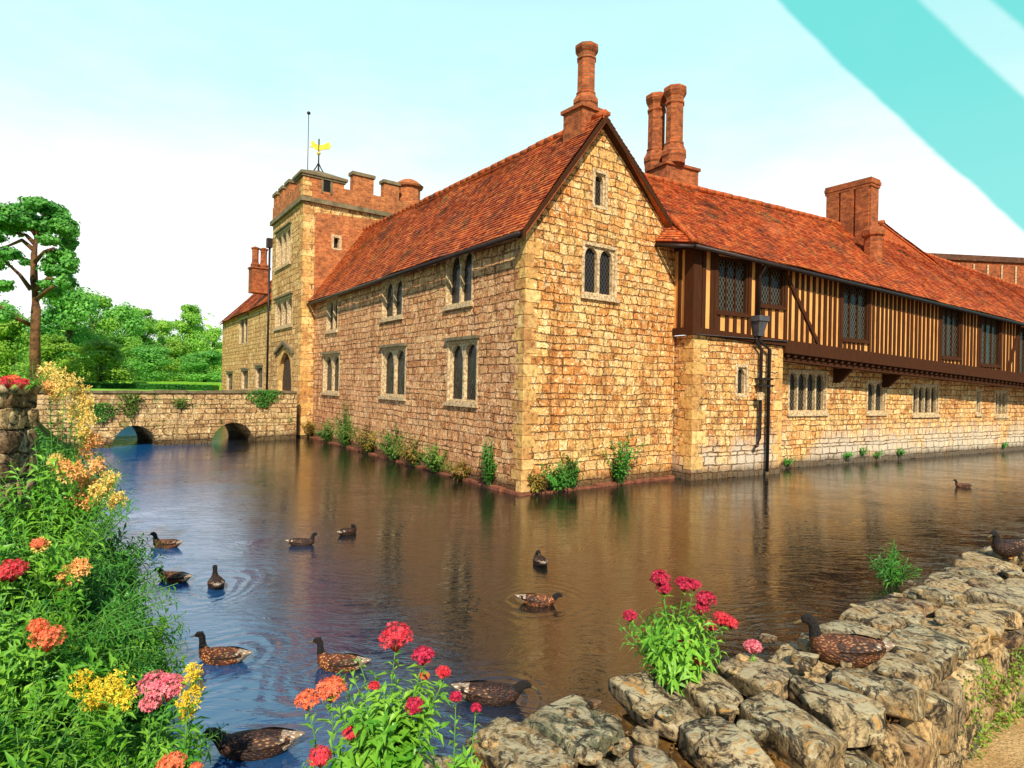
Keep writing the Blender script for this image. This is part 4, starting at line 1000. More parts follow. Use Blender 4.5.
def lenat(pts, t): return (interp(pts, min(1, t+.01))-interp(pts, t)).length/.01
t = 0.0; sd = 1
while t < .97:          # coping stones, three across with ragged edges
    for lane, (f0, f1) in enumerate(((.0, .5), (.5, 1.0))):
        tt = t+R.uniform(-.004, .004)
        L_ = lenat(we, tt); w_ = (.40+R.uniform(-.12, .12))
        dt = w_/L_
        a = interp(we, tt); b = interp(ne, tt); c_ = a+(b-a)*((f0+f1)/2+R.uniform(-.04, .04)); dirv = interp(we, min(1, tt+.01))-a
        across = (b-a).length*(f1-f0)*R.uniform(.9, 1.08)
        hz = R.uniform(.12, .2)
        sd += 1
        rock(top, c_+V((0, 0, wtop(tt)-hz/2+R.uniform(-.03, .035))), (w_*1.02, across, hz), math.atan2(dirv.y, dirv.x)+R.uniform(-.16, .16), 9 if t < .75 else 5, 0 if R.random() < .72 else 1, sd, .13, 7, R.uniform(-.07, .07))
    t += .40/lenat(we, t)
for k in range(75):    # small chips wedged on top
    tt = R.uniform(.15, .78); a = interp(we, tt); b = interp(ne, tt); c_ = a+(b-a)*R.uniform(-.02, .8); s_ = R.uniform(.05, .14); sd += 1
    rock(top, c_+V((0, 0, wtop(tt)+.005+s_*.05)), (s_*1.4, s_, s_*.5), R.uniform(0, 3), 4, 1 if R.random() < .4 else 0, sd, .2, 4)
top.build('coping_stones', [M['rock'], M['rock2']], dw_)
for (pts, mb, oth) in ((ne, face, we), (we, back, ne)):
    for (z0, z1) in ((.34, .72), (.08, .36), (-.25, .10)):
        t = R.uniform(0, .01)
        while t < .97:
            w_ = R.uniform(.20, .42); L_ = lenat(pts, t); a = interp(pts, t); b = interp(oth, t); dirv = interp(pts, min(1, t+.01))-a; sd += 1
            inn = (b-a).normalized()
            rock(mb, a+inn*.13+dirv.normalized()*w_/2+V((0, 0, (z0+z1)/2+R.uniform(-.03, .03))), (w_*.98, .34, (z1-z0)*R.uniform(.92, 1.05)), math.atan2(dirv.y, dirv.x)+R.uniform(-.12, .12), 7 if t < .75 else 4, 0 if R.random() < .6 else 1, sd, .11, 7, R.uniform(-.08, .08))
            t += w_/L_
face.build('near_face_stones', [M['rock'], M['rock2']], dw_); back.build('water_face_stones', [M['rock'], M['rock2']], dw_)
# moss and ivy on the near face, right
ms = MB()
for k in range(4200):
    t = R.gauss(.66, .035); t = min(.8, max(.56, t)); a = interp(ne, t); b = interp(we, t); z = R.uniform(.05, .74)
    if noise.noise(V((t*40, z*5, 1))) < -.12: continue
    p = a-(b-a).normalized()*R.uniform(-.03, .08)+V((0, 0, z)); ms.leaf(p, V((R.uniform(-1, 1), R.uniform(-1, .2), R.uniform(-.8, .6))), R.uniform(.02, .05), R.uniform(.012, .025))
ms.build('wall_moss', M['moss'], dw_)
lt = MB()
for k in range(9000):
    t = R.uniform(.1, .8); a = interp(we, t); b = interp(ne, t); f_ = R.uniform(.08, .9); p = a+(b-a)*f_+V((0, 0, WT-R.uniform(.10, .17)))
    lt.leaf(p, V((R.uniform(-1, 1), R.uniform(-1, 1), R.uniform(-.1, .5))), R.uniform(.02, .05), R.uniform(.01, .025))
for (a, b), (c, d) in zip(cp, cp[1:]):
    z = V((0, 0, WT-.13)); lt.poly([a+z, b+z, d+z, c+z])
lt.build('joint_litter', M['litter'], dw_, uv=False)
# ground on the near side
g = MB(); pl = [(p[0], p[1]) for p in ([(ne[i][0]*.8+we[i][0]*.2, ne[i][1]*.8+we[i][1]*.2) for i in range(len(ne))])]
g.prism([(-3, -30), (60, -30), (60, 20)]+[(p[0], p[1]) for p in reversed(pl)]+[(-3, 1.8)], -.75, .08); g.build('path', M['path'], kind='structure')

# old wall at the left edge
ow = thing('old_garden_wall', (-6.1, 7.4, 0), 'old wall of tall ochre stones at the left edge behind the plants', 'wall')
g = MB(); c0 = atdepth(6, 384, 7.3); zt5 = c0.z-.05
F5 = Fr((c0.x-5, 7.55), (1, -.05))
g.box(F5, 0, 4.86, 0, zt5-.1, -.5, -.12); g.build('wall_core', M['core'], ow)
g = MB(); z = .1; 
while z < zt5-.1:
    hh = R.uniform(.22, .34); u = 2.6
    while u < 4.9:
        w_ = R.uniform(.10, .22); sd += 1
        rock(g, F5.P(u+w_/2, z+hh/2, -.1), (w_*1.05, .3, hh*1.04), 0, 5, 1 if R.random() < .75 else 0, sd, .12, 5); u += w_
    for dd in (-.12, -.27, -.42):
        sd += 1; rock(g, F5.P(4.86, z+hh/2, dd), (.3, .17, hh*1.04), 0, 5, 1 if R.random() < .75 else 0, sd, .12, 5)
    z += hh
u = 2.6
while u < 4.95:
    w_ = R.uniform(.3, .5); sd += 1; rock(g, F5.P(u+w_/2-.05, zt5-.02, -.22), (w_*1.05, .62, .12), 0, 5, 0, sd, .1, 5); u += w_
g.build('wall_stones', [M['rock'], M['rock2']], ow)

# ------------------------------------------------------------------ trees
def blob(mb, c, r, n, sz, mi=0, flat=1.0, shell=.55):
    c = V(c)
    for k in range(n):
        d = V((R.gauss(0, 1), R.gauss(0, 1), R.gauss(0, 1))).normalized()
        rr = (R.random()**.7*(1.12-shell)+shell)*(1+.5*noise.noise(d*1.7+c*.9)+.25*noise.noise(d*4+c))
        p = c+V((d.x*r[0], d.y*r[1], d.z*r[2]*flat))*rr
        nn = (d+V((R.uniform(-.7, .7), R.uniform(-.7, .7), R.uniform(-.2, .9)))).normalized()
        mb.card(p, nn, sz*R.uniform(.6, 1.3), mi)
# scots pine
pd = 40.0
pb = atdepth(36, 372, pd); pb.z = GZ
pine = thing('pine_tree', pb, 'tall pine with bare reddish trunk and flat spreading crown at the far left', 'tree')
tk = [(36, 372), (35, 340), (36, 310), (34, 280), (34, 255), (36, 240), (38, 226), (41, 218)]
tr_ = MB(); tp = [atdepth(x, y, pd) for x, y in tk]; tp[0].z = GZ-.2
tr_.tube(tp, [.33, .28, .26, .23, .18, .12, .07, .03], 10)
tro = tr_.build('trunk', M['bark'], pine)
brs = [[(31, 290), (20, 275), (6, 262), (-8, 250)], [(34, 250), (22, 240), (8, 246), (-10, 250)], [(35, 244), (26, 235), (14, 233)], [(36, 238), (46, 230), (52, 224)], [(35, 262), (44, 252), (54, 248)], [(38, 228), (44, 217), (46, 212)], [(36, 235), (28, 224), (24, 218)], [(36, 300), (48, 290), (58, 284)], [(30, 325), (16, 318), (0, 306)], [(36, 290), (48, 278), (60, 280)]]
for b in brs:
    g = MB(); dy = R.uniform(-1.6, 1.6); m_ = len(b)-1
    g.tube([atdepth(x, y, pd+dy*i/m_) for i, (x, y) in enumerate(b)], [.15, .11, .07, .03][:len(b)], 6); g.build('branch', M['bark'], tro)
cr_ = MB()
pads = [(38, 204, 13, 7), (18, 212, 14, 8), (54, 212, 12, 8), (2, 216, 12, 8), (-14, 222, 12, 8), (64, 226, 11, 9), (68, 242, 8, 8), (28, 222, 16, 7), (48, 226, 14, 7), (8, 228, 14, 6), (-12, 236, 14, 7), (62, 256, 12, 7), (48, 240, 8, 5), (10, 254, 10, 5), (-6, 262, 12, 6), (58, 270, 13, 6), (66, 282, 9, 6), (48, 262, 6, 4), (2, 285, 9, 5), (52, 292, 10, 6), (70, 264, 7, 6), (72, 232, 6, 6), (-20, 290, 14, 8), (26, 262, 5, 3), (46, 284, 7, 4), (0, 315, 10, 6)]
for (x, y, rx, rz2) in pads:
    c = atdepth(x, y, pd+R.uniform(-2.2, 1.0)); s_ = pd/FPX
    blob(cr_, c, (rx*s_, rx*s_*.9, rz2*s_), int(rx*rz2*17), .115, 0, 1, .25)
cr_.build('crown', M['leaf_pine'], pine, uv=False)
# broadleaf prototypes
GZ_ = GZ; GZ = GZ2
def broad(h, w, seed, mat, sz=.125, dens=2.6):
    R.seed(seed); t = MB(); t.tube([(0, 0, 0), (.1, 0, h*.3), (0, .1, h*.55), (.1, 0, h*.85)], [h*.03, h*.022, h*.014, h*.004], 7)
    limbs = []
    cmb = MB()
    nb = 22
    for k in range(nb):
        f = R.uniform(.12, .97); a = R.uniform(0, 2*PI); ww = w*math.sin(PI*min(.98, (f*.85+.13)))**.7
        rr = ww*R.uniform(.25, .62); c = V((rr*math.cos(a), rr*math.sin(a), h*f)); br_ = w*R.uniform(.28, .46)*(1.1-f*.45)
        blob(cmb, c, (br_, br_, br_*.75), int(190*dens), sz, 0, 1, .5)
        if f > .25 and k % 2: t.tube([(0, 0, h*f*.6), c*.5+V((0, 0, h*f*.35)), c], [h*.012, h*.008, h*.003], 5)
    return t, cmb, mat
protos = []
for i, (h, w_, m_) in enumerate(((9, 4.0, 'leaf_far'), (8, 4.2, 'leaf_far2'), (10, 3.2, 'leaf_far'), (7, 4, 'leaf_yel'))):
    t, c, mt = broad(h, w_, 40+i, m_)
    tms = t.build('tmp', M['bark2']); cms = c.build('tmpc', M[mt], uv=False)
    protos.append((tms.data, cms.data, h)); tms.data.name = 'trunk'; cms.data.name = 'crown'
    bpy.data.objects.remove(tms); bpy.data.objects.remove(cms)
R.seed(99)
TREES = [  # px, top py, dist, proto, label
    (92, 291, 62, 0, 'tall dark rounded tree just right of the pine trunk'),
    (68, 286, 56, 1, 'blue green tree directly right of the pine crown'),
    (12, 312, 58, 3, 'yellow green tree at the left edge behind the pine trunk'),
    (118, 304, 70, 1, 'blue green tree with a broad top left of the treeline dip'),
    (140, 303, 78, 2, 'narrow light green tree in the middle of the treeline'),
    (163, 318, 84, 0, 'lower green tree at the dip in the treeline'),
    (190, 299, 80, 2, 'tall pale green tree near the far stone range'),
    (213, 326, 72, 0, 'small green tree beside the end wall of the far range'),
    (-6, 300, 66, 1, 'dark tree cut by the left edge of the picture'),
    (100, 340, 50, 3, 'low yellow green bush tree before the treeline, right of the pine'),
    (50, 335, 50, 3, 'low yellow green bush tree just behind the pine trunk'),
    (205, 350, 60, 1, 'low dark bush tree by the lawn next to the far range'),
    (150, 345, 58, 1, 'low dark bush tree in the middle behind the hedge'),
    (178, 340, 66, 3, 'low bright yellow green bush tree behind the hedge towards the range'),
    (125, 335, 62, 0, 'low mid green bush tree behind the hedge below the broad blue green tree'),
    (72, 330, 60, 1, 'low blue green bush tree between pine trunk and tall dark tree'),
    (232, 352, 110, 0, 'distant green tree peeping past the far range wall'),
]
for i, (px, py, d, pr_, lab) in enumerate(TREES):
    p = atdepth(px, 375, d); zt_ = atdepth(px, py, d).z; H = zt_-GZ; tm_, cm_, h = protos[pr_]; s_ = H/h/1.05
    o = thing('broadleaf_tree', (p.x, p.y, GZ), lab, 'tree', 'trees beyond the bridge')
    wide = max(s_, .75 if H < 6 else s_)
    o.scale = (wide, wide, s_); o.rotation_euler = (0, 0, R.uniform(0, 6.28))
    for nm, me in (('trunk', tm_), ('crown', cm_)):
        c = bpy.data.objects.new(nm, me); COL.objects.link(c); c.parent = o
    ORIG[o.name] = V(o.location)
# far wood behind, as one mass
g = MB()
for k in range(70):
    px = R.uniform(-330, 225); d = R.uniform(95, 125); p = atdepth(px, 375, d); hh = R.uniform(6, 9.5)
    blob(g, (p.x, p.y, GZ+hh*.45), (5, 4, hh*.55), 420, .45, 0, 1, .55)
g.build('far_wood', M['leaf_far'], uv=False, label='distant green wood closing the view behind the garden trees', cat='wood', kind='stuff')
GZ = GZ_
def hedge(name, p0, p1, h, w_, lab, mat, n):
    p0, p1 = V(p0), V(p1); d = (p1-p0); L_ = d.length; d.normalize(); F_ = Fr(p0, d); g = MB()
    g.box(F_, 0, L_, GZ-.1, GZ+h-.06, -w_/2+.06, w_/2-.06)
    for k in range(n):
        u = R.uniform(0, L_); q = R.random()
        if q < .5: p = F_.P(u, GZ+h*R.uniform(0, 1), w_/2-.02)
        elif q < .9: p = F_.P(u, GZ+h-.03, R.uniform(-w_/2, w_/2))
        else: p = F_.P(u, GZ+h*R.uniform(0, 1), -w_/2)
        g.card(p, V((R.uniform(-1, 1), R.uniform(-1, 1), R.uniform(-.3, 1))).normalized(), R.uniform(.05, .11))
    return g.build(name, M[mat], uv=False, loc=p0, label=lab, cat='hedge')
hedge('clipped_hedge', (-52, 48.9, 0), (-23.3, 48.9, 0), .40, 1.2, 'low clipped dark hedge in front of the bright lawn strip', 'leaf_hedge', 9000)
GZ = GZ2
hedge('clipped_hedge', (-62, 66, 0), (-31, 66, 0), .38, 1.2, 'far clipped hedge at the foot of the garden trees', 'leaf_hedge', 9000)

# ------------------------------------------------------------------ small plants
def herb(name, root, spread, h, nst, nleaf, ll, lab, cat='plant', mat='leaf_wall', group=None, lean=None, lw=.28, tops=None, stemr=.006, out=None, curl=.25):
    root = V(root); o = thing(name, root, lab, cat, group); st = MB(); lf = MB()
    out = V(out) if out else V((0, 0, 0))
    tl = tops or [None]*nst
    for tp_ in tl:
        if tp_ is None:
            a = R.uniform(0, 2*PI); rr = spread*R.random()**.5
            tip = root+V((rr*math.cos(a), rr*math.sin(a), h*R.uniform(.5, 1.05)*(1-.35*rr/max(spread, .01))))+out*spread
        else: tip = V(tp_)
        base = root+V((R.uniform(-1, 1), R.uniform(-1, 1), 0))*spread*.18
        mid_ = base*.5+tip*.5+V((0, 0, (tip-base).length*.13))
        pts = [base*(1-t)**2+mid_*2*t*(1-t)+tip*t*t for t in (0, .25, .5, .75, 1)]
        L_ = (tip-base).length
        st.tube(pts, [stemr*1.4, stemr*1.2, stemr, stemr*.8, stemr*.5], 5)
        for k in range(nleaf):
            t = (k+R.random())/nleaf; t = .12+.86*t; p = base*(1-t)**2+mid_*2*t*(1-t)+tip*t*t
            tan = (mid_-base)*(1-t)+(tip-mid_)*t; tan.normalize(); a = k*2.4+R.random()
            sd_ = tan.cross(V((math.cos(a), math.sin(a), .3))).normalized()
            d = (sd_*1.0+tan*R.uniform(.25, .8)).normalized(); l = ll*R.uniform(.6, 1.15)*(1.1-.45*t)
            lf.leaf(p, d, l, l*lw, up=tan, bend=curl)
    st.build('stems', M['stem'], o); lf.build('foliage', M[mat], o, uv=False)
    return o
# growth at the foot of the walls
FOOT = [(FL, 318, 436, .5, .7, 'rust', 'low rusty tuft at the foot of the tower end of the side wall'),
        (FL, 338, 441, .7, .9, 'wall', 'green tuft growing at the foot of the side wall below the narrowest windows'),
        (FL, 358, 446, .9, 1.5, 'wall', 'tall scrubby green plant on the side wall footing left of the middle window'),
        (FL, 378, 452, .9, 1.2, 'rust', 'rusty brown scrub directly under the middle window of the side wall'),
        (FL, 400, 459, .9, 1.1, 'wall', 'spreading green scrub on the side wall footing right of the middle window'),
        (FL, 420, 465, .8, 1.0, 'rust', 'brown dried growth on the side wall footing halfway to the corner'),
        (FL, 440, 471, .7, .8, 'wall', 'small green plant below the nearest window of the side wall'),
        (FL, 463, 478, .6, .5, 'rust', 'low brown weeds nearest the corner on the side wall footing'),
        (FL, 488, 486, .28, 1.15, 'green', 'narrow bright green plant climbing the side wall close to the corner'),
        (FG, 562, 491, .55, .8, 'green', 'low green plant at the foot of the gable wall near the corner'),
        (FG, 576, 489, .25, .9, 'wall', 'thin upright green plant at the gable foot between two bushes'),
        (FG, 620, 483, .75, 1.5, 'green', 'tall leafy green bush at the foot of the gable wall'),
        (FG, 541, 493, .3, .5, 'rust', 'small brown weed at the gable foot beside the corner')]
for F_, px, py, sp, h, mt, lab in FOOT:
    p = water(px, py, .05); u = (p-F_.o).dot(F_.u); p = F_.P(u, .04, .14)
    mm = {'rust': 'leaf_rust', 'wall': 'leaf_wall', 'green': 'leaf_fg2'}[mt]
    o = herb('wall_plant', p, sp, h*1.25, int(16+sp*22), int(12+h*9), .16, lab, mat=mm, group='plants at the foot of the walls', out=F_.n*.15, lw=.45)
for px, py, lab in ((786, 466, 'dark mossy clump in the corner beside the stone bay'), (846, 456, 'small green clump on the pale base of the right wall, leftmost of five'), (861, 453, 'round green clump on the right wall base, second of five'), (876, 455, 'green clump on the right wall base, middle of five'), (899, 453, 'green clump on the right wall base, fourth of five'), (1003, 446, 'green clump low on the right wall near the picture edge, last of five')):
    p = water(px, 462, 0); u = FW.uv(px, py)[0]; v_ = max(.1, FW.uv(px, py)[1]-.1)
    herb('wall_clump', FW.P(u, v_, .02), .28, .38, 12, 9, .12, lab, mat='leaf_fg2', group='plants on the right wall', out=FW.n*.4, lw=.5)
# plants on the bridge
def drape(name, F_, px, py, w_, h, n, lab, mat, sz=.09):
    u, v_ = F_.uv(px, py); g = MB()
    for k in range(n):
        a = R.gauss(0, .38); b = R.random()**1.2; 
        if abs(a) > 1: continue
        p = F_.P(u+a*w_, v_-b*h*(1-.6*abs(a))+.05, R.uniform(.03, .25)*(1-b*.5)); g.leaf(p, V((R.uniform(-1, 1), R.uniform(-1, .3), R.uniform(-1, .4))), sz*R.uniform(.6, 1.3), sz*.6)
    return g.build(name, M[mat], uv=False, loc=F_.P(u, v_, 0), label=lab, cat='plant', group='plants on the bridge')
drape('ivy', FBr, 263, 391, .9, .8, 700, 'dark ivy spilling over the bridge parapet near the tower', 'leaf_fg2')
drape('ivy', FBr, 100, 404, .7, .75, 500, 'green ivy patch on the bridge face near the left bank', 'leaf_fg2')
drape('ivy', FBr, 131, 395, .45, 1.0, 420, 'hanging green growth above the left arch of the bridge', 'leaf_wall')
drape('ivy', FBr, 180, 400, .35, .4, 180, 'small tuft on the bridge face between the two arches', 'leaf_wall')
# reeds behind the wall at the right
herb('water_plant', water(893, 585), .35, .62, 26, 12, .2, 'bright green rushes growing from the moat behind the wall, right', mat='leaf_fg2', lw=.12)

# ------------------------------------------------------------------ flowering plants
def head(parent, p, r, mat, n=150, fs=.013, dome=.75):
    g = MB(); p = V(p)
    for k in range(n):
        d = V((R.gauss(0, 1), R.gauss(0, 1), R.gauss(0, 1))).normalized()
        if d.z < -.35: d.z = -d.z
        q = p+V((d.x*r, d.y*r, d.z*r*dome))*R.uniform(.7, 1.05)
        nn = (d+V((R.uniform(-.5, .5), R.uniform(-.5, .5), R.uniform(-.2, .5)))).normalized()
        a = nn.cross(V((R.random()+.1, R.random(), R.random()))).normalized(); b = nn.cross(a); vs = []; s_ = fs*R.uniform(.75, 1.3)
        for i in range(10):
            an = i*PI/5; rr = s_ if i % 2 == 0 else s_*.38
            vs.append(q+a*rr*math.cos(an)+b*rr*math.sin(an)+nn*(s_*.25 if i % 2 == 0 else 0))
        vs.append(q-nn*s_*.2)
        g.mesh(vs, [(10, i, (i+1) % 10) for i in range(10)])
        if k % 3 == 0: g.tube([p-V((0, 0, r*.9)), q], .0012, 3)
    return g.build('flower_head', M[mat], parent, uv=False)
def valerian(name, root, heads, extra, lab, mat='leaf_fg', ll=.085, group='flowering valerian plants', sp=.3, h=.5, nl=16, cat='flowering plant', lw=.3):
    tops = [hd[0]-V((0, 0, hd[1]*.5)) for hd in heads]
    for k in range(extra):
        a = R.uniform(0, 2*PI); rr = sp*R.random()**.6
        tops.append(V(root)+V((rr*math.cos(a), rr*math.sin(a), h*R.uniform(.35, 1.0))))
    o = herb(name, root, .25, h, 0, nl, ll, lab, cat=cat, mat=mat, group=group, tops=tops, stemr=.0035, lw=lw, curl=.35)
    for (p, r, m_) in heads: head(o, p, r, m_, n=int(60+r*1400), fs=.009+r*.06)
    return o
def H(px, py, y, r, m_): return (atdepth(px, py, y), r*y/FPX, m_)
# centre-left clumps, rooted on the near bank
rt1 = atdepth(388, 800, 2.95); rt1.z = .72
valerian('valerian', rt1, [H(396, 637, 3.0, 17, 'red'), H(423, 656, 3.0, 11, 'crimson'), H(414, 706, 2.9, 10, 'crimson'), H(443, 672, 3.05, 7, 'red'), H(424, 676, 3.05, 5, 'coral'), H(374, 686, 2.95, 5, 'red')], 60, 'red valerian with the largest round head, centre of the bottom edge', sp=.30, h=.60, ll=.12, nl=20)
rt2 = atdepth(330, 810, 2.85); rt2.z = .66
valerian('valerian', rt2, [H(331, 690, 2.85, 15, 'coral'), H(308, 700, 2.85, 12, 'coral'), H(351, 733, 2.8, 8, 'red'), H(320, 757, 2.75, 12, 'red')], 16, 'red valerian with two touching heads, left of the centre clump', sp=.18, h=.36, ll=.11)
rt3 = atdepth(462, 790, 2.95); rt3.z = .75
valerian('valerian', rt3, [H(456, 697, 3.05, 6, 'crimson'), H(476, 708, 3.05, 5, 'crimson')], 7, 'small valerian with tiny crimson buds beside the start of the wall', sp=.2, h=.3)
# on the wall
rt4 = water(672, 684, .80)
yb4 = rt4.y
valerian('valerian', rt4, [H(660, 578, yb4, 10, 'crimson'), H(664, 588, yb4, 8, 'crimson'), H(684, 584, yb4, 9, 'crimson'), H(694, 585, yb4, 7, 'crimson'), H(706, 599, yb4, 10, 'crimson'), H(701, 608, yb4, 8, 'crimson'), H(722, 619, yb4, 9, 'red'), H(731, 623, yb4, 7, 'red'), H(710, 626, yb4, 7, 'crimson'), H(630, 616, yb4, 7, 'crimson'), H(683, 642, yb4-.1, 6, 'red'), H(698, 660, yb4-.15, 6, 'red')], 90, 'bushy valerian with many small crimson heads growing on the stone wall', sp=.36, h=.46, ll=.12)
rt5 = water(752, 668, .84)
valerian('valerian', rt5, [H(753, 647, rt5.y, 9, 'pink')], 2, 'single pink valerian head rising from the wall right of the crimson clump', sp=.05, h=.08, nl=6, ll=.05)

# left bank vegetation
def bp(px, y):
    p = atdepth(px, 384, y); return V((p.x, p.y, bankz(p.x, p.y)-.02))
LEFT = [ # px, depth, spread, height, stems, leaf length, mat, label
    (60, 3.0, .55, .62, 60, .11, 'leaf_fg', 'light green leafy plant filling the bottom left corner'),
    (10, 3.2, .5, .75, 50, .12, 'leaf_fg', 'light green leafy plant at the left edge near the bottom'),
    (130, 3.3, .5, .5, 44, .11, 'leaf_fg', 'light green leafy plant near the bottom below the yellow flowers'),
    (15, 4.2, .6, .85, 56, .12, 'leaf_fg', 'green leafy plant at the left edge under the coral flowers'),
    (70, 4.3, .6, .75, 56, .12, 'leaf_fg', 'green leafy plant right of the coral flower head'),
    (125, 4.6, .42, .5, 34, .11, 'leaf_fg2', 'darker leafy plant behind the yellow and pink flowers'),
    (40, 5.4, .7, 1.1, 62, .13, 'leaf_fg', 'tall green leafy plant halfway up the left side'),
    (95, 5.6, .62, .9, 60, .13, 'leaf_fg2', 'darker leafy plant by the water at mid height'),
    (56, 6.7, .6, 1.75, 70, .17, 'leaf_fg', 'bright willow leaved plant hanging beside the old wall'),
    (100, 6.9, .6, .95, 56, .15, 'leaf_fg2', 'dark willow leaved plant overhanging the water'),
    (60, 8.4, .75, 1.75, 70, .2, 'leaf_fg', 'bright green leafy plant behind the yellow blossom'),
    (78, 10.5, .8, 1.3, 54, .18, 'leaf_fg2', 'dark green plant on the bank towards the bridge'),
    (140, 5.6, .45, .5, 44, .12, 'leaf_fg', 'bushy green plant leaning over the water edge at mid height'),
    (150, 4.9, .36, .42, 34, .11, 'leaf_fg', 'bushy green plant at the water edge under the arching sprays'),
    (172, 4.0, .38, .38, 36, .10, 'leaf_fg', 'bushy green plant at the water edge behind the pink flowers'),
    (122, 7.2, .5, .75, 40, .14, 'leaf_fg', 'green willow leaved plant at the water edge below the orange azalea'),
    (88, 14.0, 1.1, 1.1, 44, .22, 'leaf_fg', 'green plant on the bank closest to the bridge'),
]
for px, y, sp, h, ns, ll, mt, lab in LEFT:
    herb('leafy_plant', bp(px, y), sp, h, ns, 18, ll*1.3, lab, mat=mt, group='leafy plants on the left bank', lw=.24, curl=.3, stemr=.004)
g = MB()
for k in range(20000):
    y = 2.6+R.random()**1.5*16; d = R.random()**1.3*3.2; x = edgex(y)-d+.05
    if x/y < -.95: continue
    p = V((x, y, bankz(x, y)+R.uniform(0, .12))); ll_ = R.uniform(.04, .09)*(1+y*.05)
    g.leaf(p, V((R.uniform(-1, 1)+.4, R.uniform(-1, .6), R.uniform(.0, 1))), ll_, ll_*.38)
g.build('ground_cover', M['leaf_fg2'], uv=False, label='low green ground cover on the left bank under the plants', cat='ground cover', kind='stuff')
# arching willow-leaved sprays over the water
for i, (pts, y, lab) in enumerate((([(60, 600), (100, 520), (130, 490)], 6.0, 'arching leafy spray reaching right over the water, uppermost of three'),
                    ([(60, 650), (130, 600), (172, 585)], 5.0, 'arching leafy spray reaching the swimming ducks, middle of three'),
                    ([(50, 680), (110, 620), (150, 630)], 4.6, 'arching leafy spray above the yellow flowers, lowest of three'))):
    rt_ = bp(pts[0][0], y); tops = [atdepth(pts[2][0]+R.uniform(-22, 8), pts[2][1]+R.uniform(-22, 30), y+R.uniform(-.3, .3)) for k in range(12)]
    herb('arching_shrub', rt_, .3, .8, 0, 24, .13, lab, cat='shrub', mat='leaf_fg2', group='arching shrubs on the left bank', tops=tops, lw=.2, stemr=.005)
def blossoms(name, root, cl, lab, mats=('yellow', 'orange'), fs=.035, tops_extra=6, lf='leaf_fg'):
    tops = [c[0] for c in cl]
    o = herb(name, root, .3, .6, 0, 34, .15, lab, cat='flowering shrub', mat=lf, tops=tops, stemr=.005, group='flowering shrubs on the left bank')
    for p, r, mi in cl:
        g = MB()
        for k in range(int(50+r*300)):
            d = V((R.gauss(0, 1), R.gauss(0, 1), R.gauss(0, 1))).normalized(); q = p+d*r*R.uniform(.3, 1.15)
            nn = (d+V((0, -.6, .4))).normalized()
            for j in range(4): 
                g.leaf(q, (nn*.5+V((math.cos(j*1.57+k), R.uniform(-.5, .5), math.sin(j*1.57+k)))).normalized(), fs*R.uniform(.7, 1.3), fs*.5, bend=.1)
        g.build('flower_cluster', M[mats[mi]], o, uv=False)
    return o
def CL(lst, y): return [(atdepth(px, py, y+R.uniform(-.25, .25)), r*y/FPX, mi) for px, py, r, mi in lst]
blossoms('azalea', bp(60, 7.8), CL([(48, 372, 10, 0), (64, 380, 12, 0), (76, 390, 11, 0), (58, 392, 10, 0), (84, 402, 9, 0), (74, 412, 10, 0), (88, 418, 9, 0), (82, 432, 9, 0), (92, 440, 8, 1), (50, 386, 8, 1), (86, 452, 9, 1)], 7.8), 'yellow azalea tumbling down from the top of the bank beside the bridge')
blossoms('azalea', bp(80, 6.6), CL([(70, 470, 10, 1), (86, 480, 10, 1), (102, 490, 9, 0), (92, 500, 10, 1), (76, 500, 9, 1), (110, 480, 8, 0), (56, 462, 7, 0), (118, 500, 8, 0), (96, 466, 8, 1)], 6.6), 'orange azalea in the middle of the left bank above the water')
blossoms('azalea', bp(65, 5.2), CL([(70, 575, 9, 1), (64, 590, 8, 1), (80, 568, 7, 1), (40, 545, 6, 0)], 5.2), 'small pale orange azalea low among the leaves', )
blossoms('goldenrod', bp(100, 3.7), CL([(82, 684, 12, 0), (100, 690, 14, 0), (118, 684, 12, 0), (108, 704, 10, 0), (92, 700, 9, 0), (126, 698, 9, 0)], 3.7), 'mustard yellow flowers at the lower left beside the pink head', fs=.02, mats=('mustard', 'orange'))
blossoms('goldenrod', bp(185, 3.6), CL([(192, 672, 9, 0), (196, 684, 10, 0), (190, 698, 10, 0), (186, 712, 8, 0)], 3.6), 'narrow yellow flower spike right of the pink head', fs=.018, mats=('mustard', 'orange'))
for rx, y, hs, lab in ((150, 3.6, [H(155, 686, 3.5, 17, 'pink'), H(168, 688, 3.5, 16, 'pink'), H(150, 704, 3.5, 10, 'pink')], 'pink valerian between the two yellow flowers'),
                       (165, 2.9, [H(172, 764, 2.8, 13, 'coral'), H(196, 768, 2.8, 6, 'coral')], 'coral valerian cut by the bottom edge'),
                       (35, 4.0, [H(48, 638, 3.9, 16, 'coral'), H(38, 626, 3.9, 9, 'coral')], 'coral valerian with a broad head among light green leaves'),
                       (-5, 5.0, [H(12, 570, 4.9, 14, 'red'), H(4, 574, 4.9, 9, 'coral')], 'red valerian at the left edge below the old wall'),
                       (40, 5.2, [H(38, 544, 5.0, 7, 'coral')], 'small coral valerian just below the old wall'),
                       (10, 7.0, [H(8, 382, 6.9, 8, 'red'), H(22, 383, 6.9, 7, 'red'), H(14, 379, 6.9, 6, 'coral')], 'red valerian on top of the old wall')):
    r_ = bp(rx, y); 
    if lab.endswith('top of the old wall'): r_ = F5.P(F5.uv(10, 384)[0], zt5, -.3)
    valerian('valerian', r_, hs, 8, lab, sp=.25, h=.4, group='flowering valerian plants')

